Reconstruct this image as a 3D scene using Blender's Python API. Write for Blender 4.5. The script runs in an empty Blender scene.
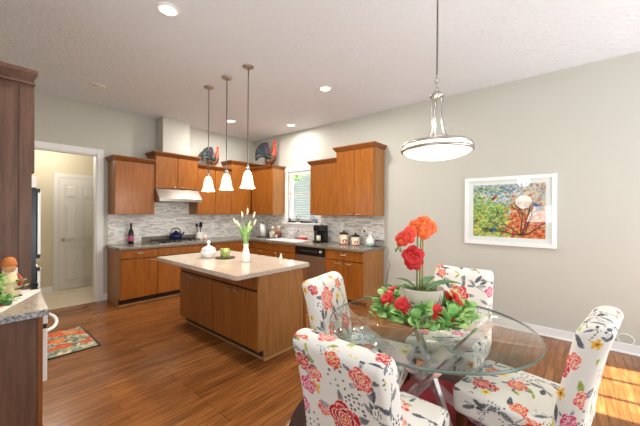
import bpy, bmesh, math, random
import numpy as np
from mathutils import Vector, Matrix

# ------------------------------------------------------------------ camera, world, lights, exposure
S = bpy.context.scene
COL = S.collection
S.view_settings.view_transform = 'Standard'
S.view_settings.look = 'None'
S.view_settings.gamma = 1.0
S.view_settings.use_curve_mapping = False
S.view_settings.exposure = -0.12

CH = 1.39
cd = bpy.data.cameras.new('camera'); cam = bpy.data.objects.new('camera', cd); COL.objects.link(cam)
cd.sensor_width = 36.0; cd.lens = 301.5 / 640 * 36.0; cd.clip_start = 0.02; cd.clip_end = 200
_yaw, _pit, _rol = 0.8707, -0.0026, 0.00665
_F = Vector((math.sin(_yaw) * math.cos(_pit), math.cos(_yaw) * math.cos(_pit), math.sin(_pit)))
_R = Vector((math.cos(_yaw), -math.sin(_yaw), 0)); _U = _R.cross(_F)
_r = math.cos(_rol) * _R + math.sin(_rol) * _U; _u = -math.sin(_rol) * _R + math.cos(_rol) * _U
mw = Matrix.Identity(4)
for i in range(3):
    mw[i][0] = _r[i]; mw[i][1] = _u[i]; mw[i][2] = -_F[i]
mw.translation = Vector((0, 0, CH)); cam.matrix_world = mw
S.camera = cam

def hexc(h, a=1.0):
    h = h.lstrip('#'); v = [int(h[i:i + 2], 16) / 255 for i in (0, 2, 4)]
    return tuple((x / 12.92 if x <= 0.04045 else ((x + 0.055) / 1.055) ** 2.4) for x in v) + (a,)

W = bpy.data.worlds.new('sky'); S.world = W; W.use_nodes = True
nt = W.node_tree; bg = nt.nodes['Background']
sky = nt.nodes.new('ShaderNodeTexSky'); sky.sky_type = 'HOSEK_WILKIE'; sky.turbidity = 3.0
sky.sun_direction = Vector((0.18, -0.72, 0.66)).normalized(); sky.ground_albedo = 0.4
nt.links.new(sky.outputs[0], bg.inputs[0]); bg.inputs[1].default_value = 3.5

def lamp(name, kind, loc, energy, color=(1, 1, 1), size=None, rot=None, size_y=None, spread=None):
    d = bpy.data.lights.new(name, kind); d.energy = energy; d.color = color[:3]
    o = bpy.data.objects.new(name, d); COL.objects.link(o); o.location = loc
    if kind == 'AREA':
        d.shape = 'RECTANGLE' if size_y else 'DISK'; d.size = size
        if size_y: d.size_y = size_y
        if spread: d.spread = spread
    elif kind == 'SUN': d.angle = size
    elif size is not None: d.shadow_soft_size = size
    if rot: o.rotation_euler = rot
    return o

sun = lamp('sun', 'SUN', (2, -8, 8), 32.0, (1.0, 0.96, 0.90), 0.012)
sun.rotation_euler = Vector((-0.10, 0.74, -0.62)).to_track_quat('-Z', 'Y').to_euler()
# added fill for window daylight, inside the walls, tilted up to brighten the ceiling
lamp('fill_rear', 'AREA', (2.3, -2.5, 1.3), 150, (0.90, 0.95, 1.0), 3.6, (math.radians(128), 0, 0), 2.0)
lamp('fill_side', 'AREA', (-3.4, -0.4, 1.4), 230, (0.90, 0.95, 1.0), 3.0, (math.radians(165), 0, math.radians(-90)), 2.0)

# ------------------------------------------------------------------ room numbers (metres)
XR, YB, HC = 4.28, 5.58, 2.99          # right wall, back wall, ceiling
CT = 0.86                              # counter height

# ------------------------------------------------------------------ materials
def nmat(name):
    m = bpy.data.materials.new(name); m.use_nodes = True
    t = m.node_tree; b = t.nodes['Principled BSDF']
    return m, t, b

def plain(name, col, rough=0.5, metal=0.0, spec=0.5, emis=None, estr=0.0, bump=0.0, bscale=200.0, coat=0.0, var=0.0, vscale=8.0):
    m, t, b = nmat(name); N = t.nodes; L = t.links
    c = hexc(col) if isinstance(col, str) else col
    b.inputs['Base Color'].default_value = c; b.inputs['Roughness'].default_value = rough
    b.inputs['Metallic'].default_value = metal; b.inputs['Specular IOR Level'].default_value = spec
    b.inputs['Coat Weight'].default_value = coat
    if emis:
        b.inputs['Emission Color'].default_value = hexc(emis); b.inputs['Emission Strength'].default_value = estr
    tc = N.new('ShaderNodeTexCoord')
    if bump:
        n = N.new('ShaderNodeTexNoise'); n.inputs['Scale'].default_value = bscale; n.inputs['Detail'].default_value = 3
        bp = N.new('ShaderNodeBump'); bp.inputs['Strength'].default_value = bump; bp.inputs['Distance'].default_value = 0.01
        L.new(tc.outputs['Object'], n.inputs['Vector']); L.new(n.outputs['Fac'], bp.inputs['Height']); L.new(bp.outputs[0], b.inputs['Normal'])
    if var:
        n = N.new('ShaderNodeTexNoise'); n.inputs['Scale'].default_value = vscale; n.inputs['Detail'].default_value = 4
        L.new(tc.outputs['Object'], n.inputs['Vector'])
        r = N.new('ShaderNodeMapRange'); r.inputs[1].default_value = 0.3; r.inputs[2].default_value = 0.7
        r.inputs[3].default_value = 1 - var; r.inputs[4].default_value = 1 + var
        L.new(n.outputs['Fac'], r.inputs[0])
        x = N.new('ShaderNodeMix'); x.data_type = 'RGBA'; x.blend_type = 'MULTIPLY'; x.inputs[0].default_value = 1
        x.inputs[6].default_value = c; L.new(r.outputs[0], x.inputs[7]); L.new(x.outputs[2], b.inputs['Base Color'])
    return m

def wood(name, dark, light, rough=0.35, scale=(14, 14, 1.1), spec=0.4, coat=0.0):
    m, t, b = nmat(name); N = t.nodes; L = t.links
    tc = N.new('ShaderNodeTexCoord'); mp = N.new('ShaderNodeMapping'); mp.inputs['Scale'].default_value = scale
    L.new(tc.outputs['Object'], mp.inputs[0])
    n = N.new('ShaderNodeTexNoise'); n.inputs['Scale'].default_value = 3.0; n.inputs['Detail'].default_value = 6; n.inputs['Distortion'].default_value = 0.4
    L.new(mp.outputs[0], n.inputs['Vector'])
    n2 = N.new('ShaderNodeTexNoise'); n2.inputs['Scale'].default_value = 14.0; n2.inputs['Detail'].default_value = 3
    L.new(mp.outputs[0], n2.inputs['Vector'])
    ad = N.new('ShaderNodeMath'); ad.operation = 'MULTIPLY_ADD'; ad.inputs[1].default_value = 0.35; L.new(n2.outputs['Fac'], ad.inputs[0]); L.new(n.outputs['Fac'], ad.inputs[2])
    r = N.new('ShaderNodeValToRGB'); r.color_ramp.elements[0].position = 0.45; r.color_ramp.elements[0].color = hexc(dark)
    r.color_ramp.elements[1].position = 0.85; r.color_ramp.elements[1].color = hexc(light)
    L.new(ad.outputs[0], r.inputs[0]); L.new(r.outputs[0], b.inputs['Base Color'])
    b.inputs['Roughness'].default_value = rough; b.inputs['Specular IOR Level'].default_value = spec; b.inputs['Coat Weight'].default_value = coat
    return m

def plank_floor(name):
    m, t, b = nmat(name); N = t.nodes; L = t.links
    tc = N.new('ShaderNodeTexCoord')
    br = N.new('ShaderNodeTexBrick'); br.offset = 0.37; br.offset_frequency = 3
    br.inputs['Scale'].default_value = 1.0; br.inputs['Brick Width'].default_value = 1.15; br.inputs['Row Height'].default_value = 0.062
    br.inputs['Mortar Size'].default_value = 0.0013; br.inputs['Mortar Smooth'].default_value = 0.2
    br.inputs['Color1'].default_value = (0, 0, 0, 1); br.inputs['Color2'].default_value = (1, 1, 1, 1); br.inputs['Mortar'].default_value = (0.5, 0.5, 0.5, 1)
    L.new(tc.outputs['Object'], br.inputs['Vector'])
    mp = N.new('ShaderNodeMapping'); mp.inputs['Scale'].default_value = (1.3, 16, 1); L.new(tc.outputs['Object'], mp.inputs[0])
    n = N.new('ShaderNodeTexNoise'); n.inputs['Scale'].default_value = 3.0; n.inputs['Detail'].default_value = 6; n.inputs['Distortion'].default_value = 0.5
    L.new(mp.outputs[0], n.inputs['Vector'])
    a = N.new('ShaderNodeMath'); a.operation = 'MULTIPLY_ADD'; a.inputs[1].default_value = 0.32; L.new(br.outputs['Color'], a.inputs[0]); L.new(n.outputs['Fac'], a.inputs[2])
    r = N.new('ShaderNodeValToRGB'); e = r.color_ramp.elements
    e[0].position = 0.3; e[0].color = hexc('#64391b'); e[1].position = 1.0; e[1].color = hexc('#ab713d')
    k = e.new(0.65); k.color = hexc('#895327')
    L.new(a.outputs[0], r.inputs[0])
    mx = N.new('ShaderNodeMix'); mx.data_type = 'RGBA'; mx.inputs[7].default_value = hexc('#40230f'); L.new(r.outputs[0], mx.inputs[6]); L.new(br.outputs['Fac'], mx.inputs[0])
    L.new(mx.outputs[2], b.inputs['Base Color']); b.inputs['Roughness'].default_value = 0.22; b.inputs['Specular IOR Level'].default_value = 0.5
    bp = N.new('ShaderNodeBump'); bp.inputs['Strength'].default_value = 0.25; bp.inputs['Distance'].default_value = 0.002; bp.invert = True
    L.new(br.outputs['Fac'], bp.inputs['Height']); L.new(bp.outputs[0], b.inputs['Normal'])
    return m

def mosaic(name, axis):
    """strips of glass and stone, random lengths, on a vertical wall"""
    m, t, b = nmat(name); N = t.nodes; L = t.links
    tc = N.new('ShaderNodeTexCoord'); sp = N.new('ShaderNodeSeparateXYZ'); L.new(tc.outputs['Object'], sp.inputs[0])
    cb = N.new('ShaderNodeCombineXYZ'); L.new(sp.outputs[axis], cb.inputs[0]); L.new(sp.outputs[2], cb.inputs[1])
    br = N.new('ShaderNodeTexBrick'); br.offset = 0.41; br.offset_frequency = 2; br.squash = 0.6; br.squash_frequency = 3
    br.inputs['Scale'].default_value = 1.0; br.inputs['Brick Width'].default_value = 0.115; br.inputs['Row Height'].default_value = 0.017
    br.inputs['Mortar Size'].default_value = 0.0012; br.inputs['Color1'].default_value = (0, 0, 0, 1); br.inputs['Color2'].default_value = (1, 1, 1, 1)
    br.inputs['Mortar'].default_value = (.5, .5, .5, 1); br.inputs['Bias'].default_value = 0.0
    L.new(cb.outputs[0], br.inputs['Vector'])
    r = N.new('ShaderNodeValToRGB'); r.color_ramp.interpolation = 'CONSTANT'; e = r.color_ramp.elements
    e[0].position = 0; e[0].color = hexc('#efede8'); e[1].position = 0.2; e[1].color = hexc('#d8d3ca')
    for p, c in ((0.33, '#f4f3f0'), (0.5, '#bfc2c3'), (0.6, '#e6e2da'), (0.72, '#c8beb1'), (0.8, '#f6f5f3'), (0.92, '#cfd4d6')):
        k = e.new(p); k.color = hexc(c)
    L.new(br.outputs['Color'], r.inputs[0])
    mx = N.new('ShaderNodeMix'); mx.data_type = 'RGBA'; mx.inputs[7].default_value = hexc('#cfccc5'); L.new(r.outputs[0], mx.inputs[6]); L.new(br.outputs['Fac'], mx.inputs[0])
    L.new(mx.outputs[2], b.inputs['Base Color']); b.inputs['Roughness'].default_value = 0.25
    return m

def granite(name, a_, b_, c_, rough=0.18, scale=160):
    m, t, b = nmat(name); N = t.nodes; L = t.links
    tc = N.new('ShaderNodeTexCoord')
    v = N.new('ShaderNodeTexVoronoi'); v.inputs['Scale'].default_value = scale; L.new(tc.outputs['Object'], v.inputs['Vector'])
    sp = N.new('ShaderNodeSeparateColor'); L.new(v.outputs['Color'], sp.inputs[0])
    r = N.new('ShaderNodeValToRGB'); e = r.color_ramp.elements; e[0].position = 0.0; e[0].color = hexc(a_); e[1].position = 1; e[1].color = hexc(c_)
    k = e.new(0.5); k.color = hexc(b_)
    L.new(sp.outputs[0], r.inputs[0]); L.new(r.outputs[0], b.inputs['Base Color'])
    b.inputs['Roughness'].default_value = rough
    return m

def thin_glass(name, tint='#fafdfb', ior=1.45, rough=0.0, edge=False):
    m = bpy.data.materials.new(name); m.use_nodes = True; t = m.node_tree; N = t.nodes; L = t.links
    N.remove(N['Principled BSDF']); out = N['Material Output']
    tr = N.new('ShaderNodeBsdfTransparent'); tr.inputs[0].default_value = hexc(tint)
    gl = N.new('ShaderNodeBsdfGlossy'); gl.inputs['Roughness'].default_value = rough; gl.inputs[0].default_value = (1, 1, 1, 1)
    lw = N.new('ShaderNodeLayerWeight'); lw.inputs[0].default_value = 0.5
    pw = N.new('ShaderNodeMath'); pw.operation = 'POWER'; pw.inputs[1].default_value = 4.5; L.new(lw.outputs['Facing'], pw.inputs[0])
    fr = N.new('ShaderNodeMath'); fr.operation = 'MULTIPLY_ADD'; fr.inputs[1].default_value = 0.6; fr.inputs[2].default_value = 0.02; L.new(pw.outputs[0], fr.inputs[0])
    mx = N.new('ShaderNodeMixShader'); L.new(fr.outputs[0], mx.inputs[0]); L.new(tr.outputs[0], mx.inputs[1]); L.new(gl.outputs[0], mx.inputs[2])
    L.new(mx.outputs[0], out.inputs[0])
    return m

def painted(name, rough=0.7, bump=0.0):
    m, t, b = nmat(name); N = t.nodes; L = t.links
    a = N.new('ShaderNodeVertexColor'); a.layer_name = 'paint'; L.new(a.outputs[0], b.inputs['Base Color'])
    b.inputs['Roughness'].default_value = rough; b.inputs['Specular IOR Level'].default_value = 0.3
    if bump:
        tc = N.new('ShaderNodeTexCoord'); n = N.new('ShaderNodeTexNoise'); n.inputs['Scale'].default_value = 500
        bp = N.new('ShaderNodeBump'); bp.inputs['Strength'].default_value = bump; bp.inputs['Distance'].default_value = 0.002
        L.new(tc.outputs['Object'], n.inputs['Vector']); L.new(n.outputs['Fac'], bp.inputs['Height']); L.new(bp.outputs[0], b.inputs['Normal'])
    return m

M = {}
M['wall'] = plain('wall_paint', '#c6c5bb', 0.85, spec=0.2, bump=0.06, bscale=90)
M['hall'] = plain('hall_paint', '#d3c7ab', 0.85, spec=0.2)
M['ceiling'] = plain('ceiling_paint', '#e4e8ee', 0.9, spec=0.1, bump=1.0, bscale=24)
M['trim'] = plain('trim_paint', '#efefee', 0.4)
M['door'] = plain('door_paint', '#ddd8cd', 0.45)
M['floor'] = plank_floor('plank_floor')
M['tile'] = plain('hall_tile', '#e2d3b8', 0.35, var=0.08, vscale=3)
M['wood'] = wood('cherry_cabinet', '#844817', '#a36324', 0.33)
M['wood_end'] = wood('cherry_end_panel', '#94602f', '#ad7a45', 0.4)
M['wood_dark'] = wood('cherry_molding', '#74411d', '#925727', 0.35)
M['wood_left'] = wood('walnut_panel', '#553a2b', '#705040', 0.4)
M['gap_shade'] = plain('painted_gap_shade', '#2c190d', 0.7)  # dark tone that paints the shade in the gaps between cabinet fronts
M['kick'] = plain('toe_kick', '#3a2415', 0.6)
M['shoe'] = plain('shoe_molding', '#b98a5a', 0.5)
M['mosaic_b'] = mosaic('mosaic_tile_back', 0)
M['mosaic_r'] = mosaic('mosaic_tile_right', 1)
M['granite'] = granite('granite_grey', '#5f584e', '#7d7568', '#978d80', 0.2)
M['granite_lit'] = granite('granite_island_lit', '#b6a594', '#c6b5a4', '#d5c8ba', 0.12)  # paler copy of the granite, pendant light put into its colour
M['granite_l'] = granite('granite_left', '#8a7a68', '#ad9c88', '#c6b7a4', 0.25)
M['granite_e'] = granite('granite_chipped_edge', '#5a5a5c', '#8f8f90', '#c0c0c0', 0.5, 130)
M['nickel'] = plain('brushed_nickel', '#b9b3aa', 0.28, 1.0)
M['chrome'] = plain('polished_chrome', '#e6e6e8', 0.06, 1.0)
M['bar'] = plain('polished_bar', '#efeff1', 0.18, 0.75)
M['steel'] = plain('stainless_steel', '#c3bdb4', 0.3, 1.0)
M['steel_dark'] = plain('stainless_door', '#bfb4a8', 0.36, 1.0)
M['black'] = plain('black_plastic', '#141414', 0.25)
M['iron'] = plain('cast_iron', '#17171a', 0.5)
M['white'] = plain('white_enamel', '#f2f2f0', 0.25)
M['white_plastic'] = plain('white_plastic', '#efeeea', 0.4)
M['ceramic'] = plain('white_ceramic', '#f2efe8', 0.15)
M['glass'] = thin_glass('clear_glass')
M['pane'] = thin_glass('window_pane', '#fafcfc')
M['glass_edge'] = plain('glass_edge', '#66786f', 0.08, spec=0.8)
M['shade'] = plain('lit_glass_shade', '#fff3dd', 0.4, emis='#ffe2b0', estr=1.7)
M['bowl'] = plain('lit_glass_bowl', '#fff3e2', 0.4, emis='#fff0dc', estr=1.3)
M['bulb'] = plain('lit_lens', '#ffffff', 0.4, emis='#fff6e6', estr=6.0)
M['unlit'] = plain('unlit_lens', '#d8d8d6', 0.4)
M['fabric'] = painted('floral_fabric', 0.85, 0.15)
M['paint'] = painted('painted_surface', 0.55)
M['leg'] = wood('dark_leg_wood', '#3a1d10', '#5d3219', 0.35)
M['green'] = plain('leaf_green', '#79b05c', 0.5, var=0.35, vscale=25)
M['green_d'] = plain('leaf_dark_green', '#3f7038', 0.45, var=0.2, vscale=20)
M['green_l'] = plain('leaf_pale_green', '#a9cf7c', 0.5, var=0.2, vscale=30)
M['orange'] = plain('orange_petal', '#f0662a', 0.5, var=0.25, vscale=40)
M['coral'] = plain('coral_petal', '#e8432f', 0.5, var=0.25, vscale=40)
M['red'] = plain('red_petal', '#cf1f1f', 0.5, var=0.25, vscale=40)
M['yellow'] = plain('yellow_center', '#f2c41e', 0.5)
M['cream'] = plain('cream_bud', '#f0e8c4', 0.5)
M['stem'] = plain('stem_green', '#7c8a4b', 0.5)
M['bamboo'] = plain('bamboo_stake', '#b79a55', 0.5)

# ------------------------------------------------------------------ object helpers
class MB:
    def __init__(s): s.bm = bmesh.new(); s.mats = []; s.mi = 0
    def mat(s, m):
        if m not in s.mats: s.mats.append(m)
        s.mi = s.mats.index(m); return s
    def face(s, vs, smooth=False):
        try:
            f = s.bm.faces.new(vs); f.smooth = smooth; f.material_index = s.mi; return f
        except ValueError: return None
    def box(s, p, q, bevel=0.0):
        a = [min(p[i], q[i]) for i in range(3)]; b = [max(p[i], q[i]) for i in range(3)]
        v = [s.bm.verts.new((x, y, z)) for z in (a[2], b[2]) for y in (a[1], b[1]) for x in (a[0], b[0])]
        fs = [s.face([v[i] for i in q_]) for q_ in ((0, 2, 3, 1), (4, 5, 7, 6), (0, 1, 5, 4), (1, 3, 7, 5), (3, 2, 6, 7), (2, 0, 4, 6))]
        if bevel:
            es = list({e for f in fs for e in f.edges})
            bmesh.ops.bevel(s.bm, geom=es, offset=bevel, segments=2, affect='EDGES', profile=0.5)
        return s
    def hexa(s, bot, top):
        v = [s.bm.verts.new(p) for p in bot] + [s.bm.verts.new(p) for p in top]; n = len(bot)
        s.face(v[:n][::-1]); s.face(v[n:])
        for i in range(n): s.face([v[i], v[(i + 1) % n], v[n + (i + 1) % n], v[n + i]])
        return s
    def prism(s, pts, vec, smooth=False):
        v = [s.bm.verts.new(p) for p in pts]; w = [s.bm.verts.new(Vector(p) + Vector(vec)) for p in pts]; n = len(pts)
        s.face(v[::-1]); s.face(w)
        for i in range(n): s.face([v[i], v[(i + 1) % n], w[(i + 1) % n], w[i]], smooth)
        return s
    def lathe(s, prof, c=(0, 0, 0), seg=24, axis=(0, 0, 1), flute=0.0, nf=0):
        ax = Vector(axis).normalized(); q = Vector((0, 0, 1)).rotation_difference(ax); c = Vector(c); rings = []
        for r, z in prof:
            if r < 1e-5: rings.append([s.bm.verts.new(c + q @ Vector((0, 0, z)))])
            else:
                ring = []
                for k in range(seg):
                    a = 2 * math.pi * k / seg; rr = r * (1 + flute * math.cos(nf * a))
                    ring.append(s.bm.verts.new(c + q @ Vector((rr * math.cos(a), rr * math.sin(a), z))))
                rings.append(ring)
        for A, B in zip(rings, rings[1:]):
            for k in range(seg):
                k2 = (k + 1) % seg
                if len(A) == 1 and len(B) == 1: continue
                if len(A) == 1: s.face([A[0], B[k2], B[k]][::-1], True)
                elif len(B) == 1: s.face([A[k], A[k2], B[0]], True)
                else: s.face([A[k], A[k2], B[k2], B[k]], True)
        return s
    def cyl(s, p, q, r, r2=None, seg=16):
        p = Vector(p); q = Vector(q); l = (q - p).length; r2 = r if r2 is None else r2
        return s.lathe([(0, 0), (r, 0), (r, 0), (r2, l), (r2, l), (0, l)], p, seg, q - p)
    def tube(s, pts, r, seg=8, r2=None):
        pts = [Vector(p) for p in pts]; n = len(pts); rings = []; up = None
        for i, p in enumerate(pts):
            d = (pts[min(i + 1, n - 1)] - pts[max(i - 1, 0)]).normalized()
            if up is None:
                up = Vector((0, 0, 1)) if abs(d.z) < 0.9 else Vector((1, 0, 0))
            a = d.cross(up).normalized(); b = a.cross(d).normalized(); up = b
            rr = r if r2 is None else r + (r2 - r) * i / (n - 1)
            rings.append([s.bm.verts.new(p + rr * (math.cos(2 * math.pi * k / seg) * a + math.sin(2 * math.pi * k / seg) * b)) for k in range(seg)])
        for A, B in zip(rings, rings[1:]):
            for k in range(seg): s.face([A[k], A[(k + 1) % seg], B[(k + 1) % seg], B[k]], True)
        s.face(rings[0][::-1]); s.face(rings[-1])
        return s
    def ball(s, c, r, seg=14, rot=None):
        r = (r, r, r) if not hasattr(r, '__len__') else r
        g = bmesh.ops.create_uvsphere(s.bm, u_segments=seg, v_segments=max(6, seg // 2 + 2), radius=1.0)
        mt = Matrix.Translation(Vector(c)) @ (rot.to_4x4() if rot else Matrix.Identity(4)) @ Matrix.Diagonal((r[0], r[1], r[2], 1))
        for v in g['verts']: v.co = mt @ v.co
        for f in {f for v in g['verts'] for f in v.link_faces}: f.smooth = True; f.material_index = s.mi
        return s
    def petal(s, base, dirv, nrm, L, Wd, cup=0.25, nu=4, blunt=False):
        """a leaf or petal: a curved little plate with thickness left to the solidify done in build()"""
        d = Vector(dirv).normalized(); n = Vector(nrm); n = (n - n.dot(d) * d)
        if n.length < 1e-4: n = d.orthogonal()
        n.normalize(); a = d.cross(n); base = Vector(base); rows = []
        for i in range(nu + 1):
            t = i / nu; w = Wd * 0.5 * math.sin(math.pi * (0.08 + 0.86 * t) ** 0.85)
            w = Wd * 0.5 * math.sin(math.pi * (0.12 + 0.72 * t)) if blunt else w
            c = base + d * (L * t) + n * (cup * L * (t * (1 - t) * 1.2 - 0.25 * t * t))
            rows.append([s.bm.verts.new(c - a * w + n * cup * w * 0.6), s.bm.verts.new(c), s.bm.verts.new(c + a * w + n * cup * w * 0.6)])
        for A, B in zip(rows, rows[1:]):
            for k in range(2): s.face([A[k], A[k + 1], B[k + 1], B[k]], True)
        return s
    def build(s, name, mat=None, parent=None, fix=True, smooth_angle=None, solid=0.0):
        if fix: bmesh.ops.recalc_face_normals(s.bm, faces=s.bm.faces[:])
        me = bpy.data.meshes.new(name); s.bm.to_mesh(me); s.bm.free()
        mats = s.mats if s.mats else [mat]
        for m in mats: me.materials.append(m)
        return link(name, me, parent, solid)

def world_loc(o):
    v = Vector(o.location)
    while o.parent: o = o.parent; v = v + Vector(o.location)
    return v

def link(name, me, parent=None, solid=0.0):
    o = bpy.data.objects.new(name, me); COL.objects.link(o)
    if parent is not None:
        o.parent = parent; w = world_loc(parent)
        if not parent.get('local_build'): me.transform(Matrix.Translation(-w))
    if solid:
        md = o.modifiers.new('thickness', 'SOLIDIFY'); md.thickness = solid; md.offset = 0
    return o

def rebase(o):
    """put a one-mesh thing's origin at the bottom centre of its mesh"""
    c = [v.co for v in o.data.vertices]
    p = Vector((sum(v.x for v in c) / len(c), sum(v.y for v in c) / len(c), min(v.z for v in c)))
    o.data.transform(Matrix.Translation(-p)); o.location = p
    return o

def tag(o, label, cat, group=None):
    o['label'] = label; o['category'] = cat
    if group: o['group'] = group
    if o.type == 'MESH' and o.location.length == 0: rebase(o)
    return o

def thing(name, label, cat, loc=(0, 0, 0), group=None):
    o = bpy.data.objects.new(name, None); COL.objects.link(o); o.location = loc
    o.empty_display_size = 0.1
    return tag(o, label, cat, group)

def struct(o): o['kind'] = 'structure'; return o

def dup(root, loc, rotz=None, label=None, group=None):
    r = root.copy(); COL.objects.link(r); r.location = loc
    if rotz is not None: r.rotation_euler = (0, 0, rotz)
    if label: r['label'] = label
    if group: r['group'] = group
    for ch in list(root.children):
        c = ch.copy(); COL.objects.link(c); c.parent = r
        for g in list(ch.children):
            d = g.copy(); COL.objects.link(d); d.parent = c
    return r

def paint_attr(me, cols):
    a = me.color_attributes.new('paint', 'FLOAT_COLOR', 'POINT')
    c = np.ones((len(me.vertices), 4), dtype=np.float32); c[:, :3] = cols
    a.data.foreach_set('color', c.ravel())

def frame(kind, ref):
    if kind == 'back': return lambda u, d, z: (u, ref - d, z)
    if kind == 'right': return lambda u, d, z: (ref - d, u, z)
    if kind == 'left': return lambda u, d, z: (ref + d, u, z)

# ------------------------------------------------------------------ the setting
HX0, HX1, HY1 = -0.35, 2.3, 6.83         # hall behind the opening
OX0, OX1, OZ = 0.36, 1.325, 2.245        # cased opening
X0, Y0 = -3.6, -2.6
b = MB().box((X0, Y0, -0.08), (XR + 0.12, YB, 0)); struct(b.build('floor', M['floor']))
b = MB().box((HX0, YB, -0.08), (HX1, HY1, 0)); struct(b.build('floor_hall', M['tile']))
b = MB().box((X0, Y0, HC), (XR + 0.12, YB + 0.12, HC + 0.1)); struct(b.build('ceiling', M['ceiling']))
b = MB().box((HX0, YB + 0.12, 2.6), (HX1, HY1 + 0.1, 2.7)); struct(b.build('ceiling_hall', M['ceiling']))
WY0, WY1, WZ0, WZ1 = 3.64, 4.46, 1.215, 2.20   # kitchen window hole in the right wall
b = MB()
b.box((XR, Y0, 0), (XR + 0.12, WY0, HC)); b.box((XR, WY1, 0), (XR + 0.12, YB + 0.12, HC))
b.box((XR, WY0, 0), (XR + 0.12, WY1, WZ0)); b.box((XR, WY0, WZ1), (XR + 0.12, WY1, HC)); struct(b.build('wall_right', M['wall']))
b = MB()
b.box((-0.45, YB, 0), (OX0, YB + 0.12, HC)); b.box((OX1, YB, 0), (XR, YB + 0.12, HC)); b.box((OX0, YB, OZ), (OX1, YB + 0.12, HC)); struct(b.build('wall_back', M['wall']))
b = MB(); b.box((-0.45, 1.9, 0), (-0.33, YB, HC)); b.box((X0, 1.9, 0), (-0.45, 2.02, HC)); struct(b.build('wall_left', M['wall']))
b = MB()
b.box((HX0, HY1, 0), (HX1, HY1 + 0.1, 2.7)); b.box((HX0 - 0.1, YB + 0.12, 0), (HX0, HY1 + 0.1, 2.7)); b.box((HX1, YB + 0.12, 0), (HX1 + 0.1, HY1 + 0.1, 2.7))
struct(b.build('wall_hall', M['hall']))
# family-room side wall and rear wall with their big windows (behind the camera)
b = MB(); b.box((X0 - 0.12, Y0, 0), (X0, -1.9, HC)); b.box((X0 - 0.12, 1.1, 0), (X0, 2.02, HC)); b.box((X0 - 0.12, -1.9, 2.4), (X0, 1.1, HC)); b.box((X0 - 0.12, -1.9, 0), (X0, 1.1, 0.4))
struct(b.build('wall_family_room', M['wall']))
RX0, RX1, RX2, RX3, RZ = 1.75, 2.85, 3.15, 4.2, 2.25
b = MB(); b.box((X0, Y0 - 0.12, 0), (RX0, Y0, HC)); b.box((RX3, Y0 - 0.12, 0), (XR + 0.12, Y0, HC)); b.box((RX1, Y0 - 0.12, 0), (RX2, Y0, HC)); b.box((RX0, Y0 - 0.12, RZ), (RX3, Y0, HC)); struct(b.build('wall_rear', M['wall']))
def grid_window(name, axis, c, u0, u1, z0, z1, nu, nz, fw=0.06, mw_=0.025):
    f = (lambda u, z, d: (u, c + d, z)) if axis == 'y' else (lambda u, z, d: (c + d, u, z))
    b = MB()
    b.box(f(u0, z0, -.04), f(u0 + fw, z1, .04)); b.box(f(u1 - fw, z0, -.04), f(u1, z1, .04)); b.box(f(u0, z0, -.04), f(u1, z0 + fw, .04)); b.box(f(u0, z1 - fw, -.04), f(u1, z1, .04))
    for i in range(1, nu):
        u = u0 + (u1 - u0) * i / nu; b.box(f(u - mw_ / 2, z0, -.02), f(u + mw_ / 2, z1, .02))
    for i in range(1, nz):
        z = z0 + (z1 - z0) * i / nz; b.box(f(u0, z - mw_ / 2, -.018), f(u1, z + mw_ / 2, .018))
    o = struct(b.build(name, M['trim']))
    p = MB().box(f(u0 + fw, z0 + fw, -.003), f(u1 - fw, z1 - fw, .003)); p.build('pane', M['pane'], o)
    return o
grid_window('window_2', 'y', Y0 - 0.06, RX0, RX1, 0.0, RZ, 3, 5, .06, .035)
grid_window('window_4', 'y', Y0 - 0.06, RX2, RX3, 0.0, RZ, 3, 5, .06, .035)
grid_window('window_3', 'x', X0 - 0.06, -1.9, 1.1, 0.4, 2.4, 6, 4)
# kitchen window: frame, meeting rail, pane, casing, stool
o = MB()
f = frame('right', XR)
o.box(f(WY0, -.10, WZ0), f(WY0 + .045, -.03, WZ1)); o.box(f(WY1 - .045, -.10, WZ0), f(WY1, -.03, WZ1)); o.box(f(WY0, -.10, WZ0), f(WY1, -.03, WZ0 + .05)); o.box(f(WY0, -.10, WZ1 - .045), f(WY1, -.03, WZ1)); o.box(f(WY0, -.09, 1.74), f(WY1, -.04, 1.78))
w1 = struct(o.build('window_1', M['trim']))
MB().box(f(WY0 + .045, -.07, WZ0 + .05), f(WY1 - .045, -.066, WZ1 - .045)).build('pane', M['pane'], w1)
b = MB(); b.box(f(WY0 - .075, 0, WZ0 - .02), f(WY0, .018, WZ1 + .07)); b.box(f(WY1, 0, WZ0 - .02), f(WY1 + .075, .018, WZ1 + .07)); b.box(f(WY0 - .085, 0, WZ1), f(WY1 + .085, .022, WZ1 + .075))
b.box(f(WY0 - .09, -.03, WZ0 - .06), f(WY1 + .09, .075, WZ0 - .035), 0.004); b.box(f(WY0 - .08, 0, WZ0 - .17), f(WY1 + .08, .016, WZ0 - .06))
b.box(f(WY0, -.03, WZ0 - .035), f(WY1, 0.0, WZ0 - .0))
struct(b.build('trim_1', M['trim']))
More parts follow.
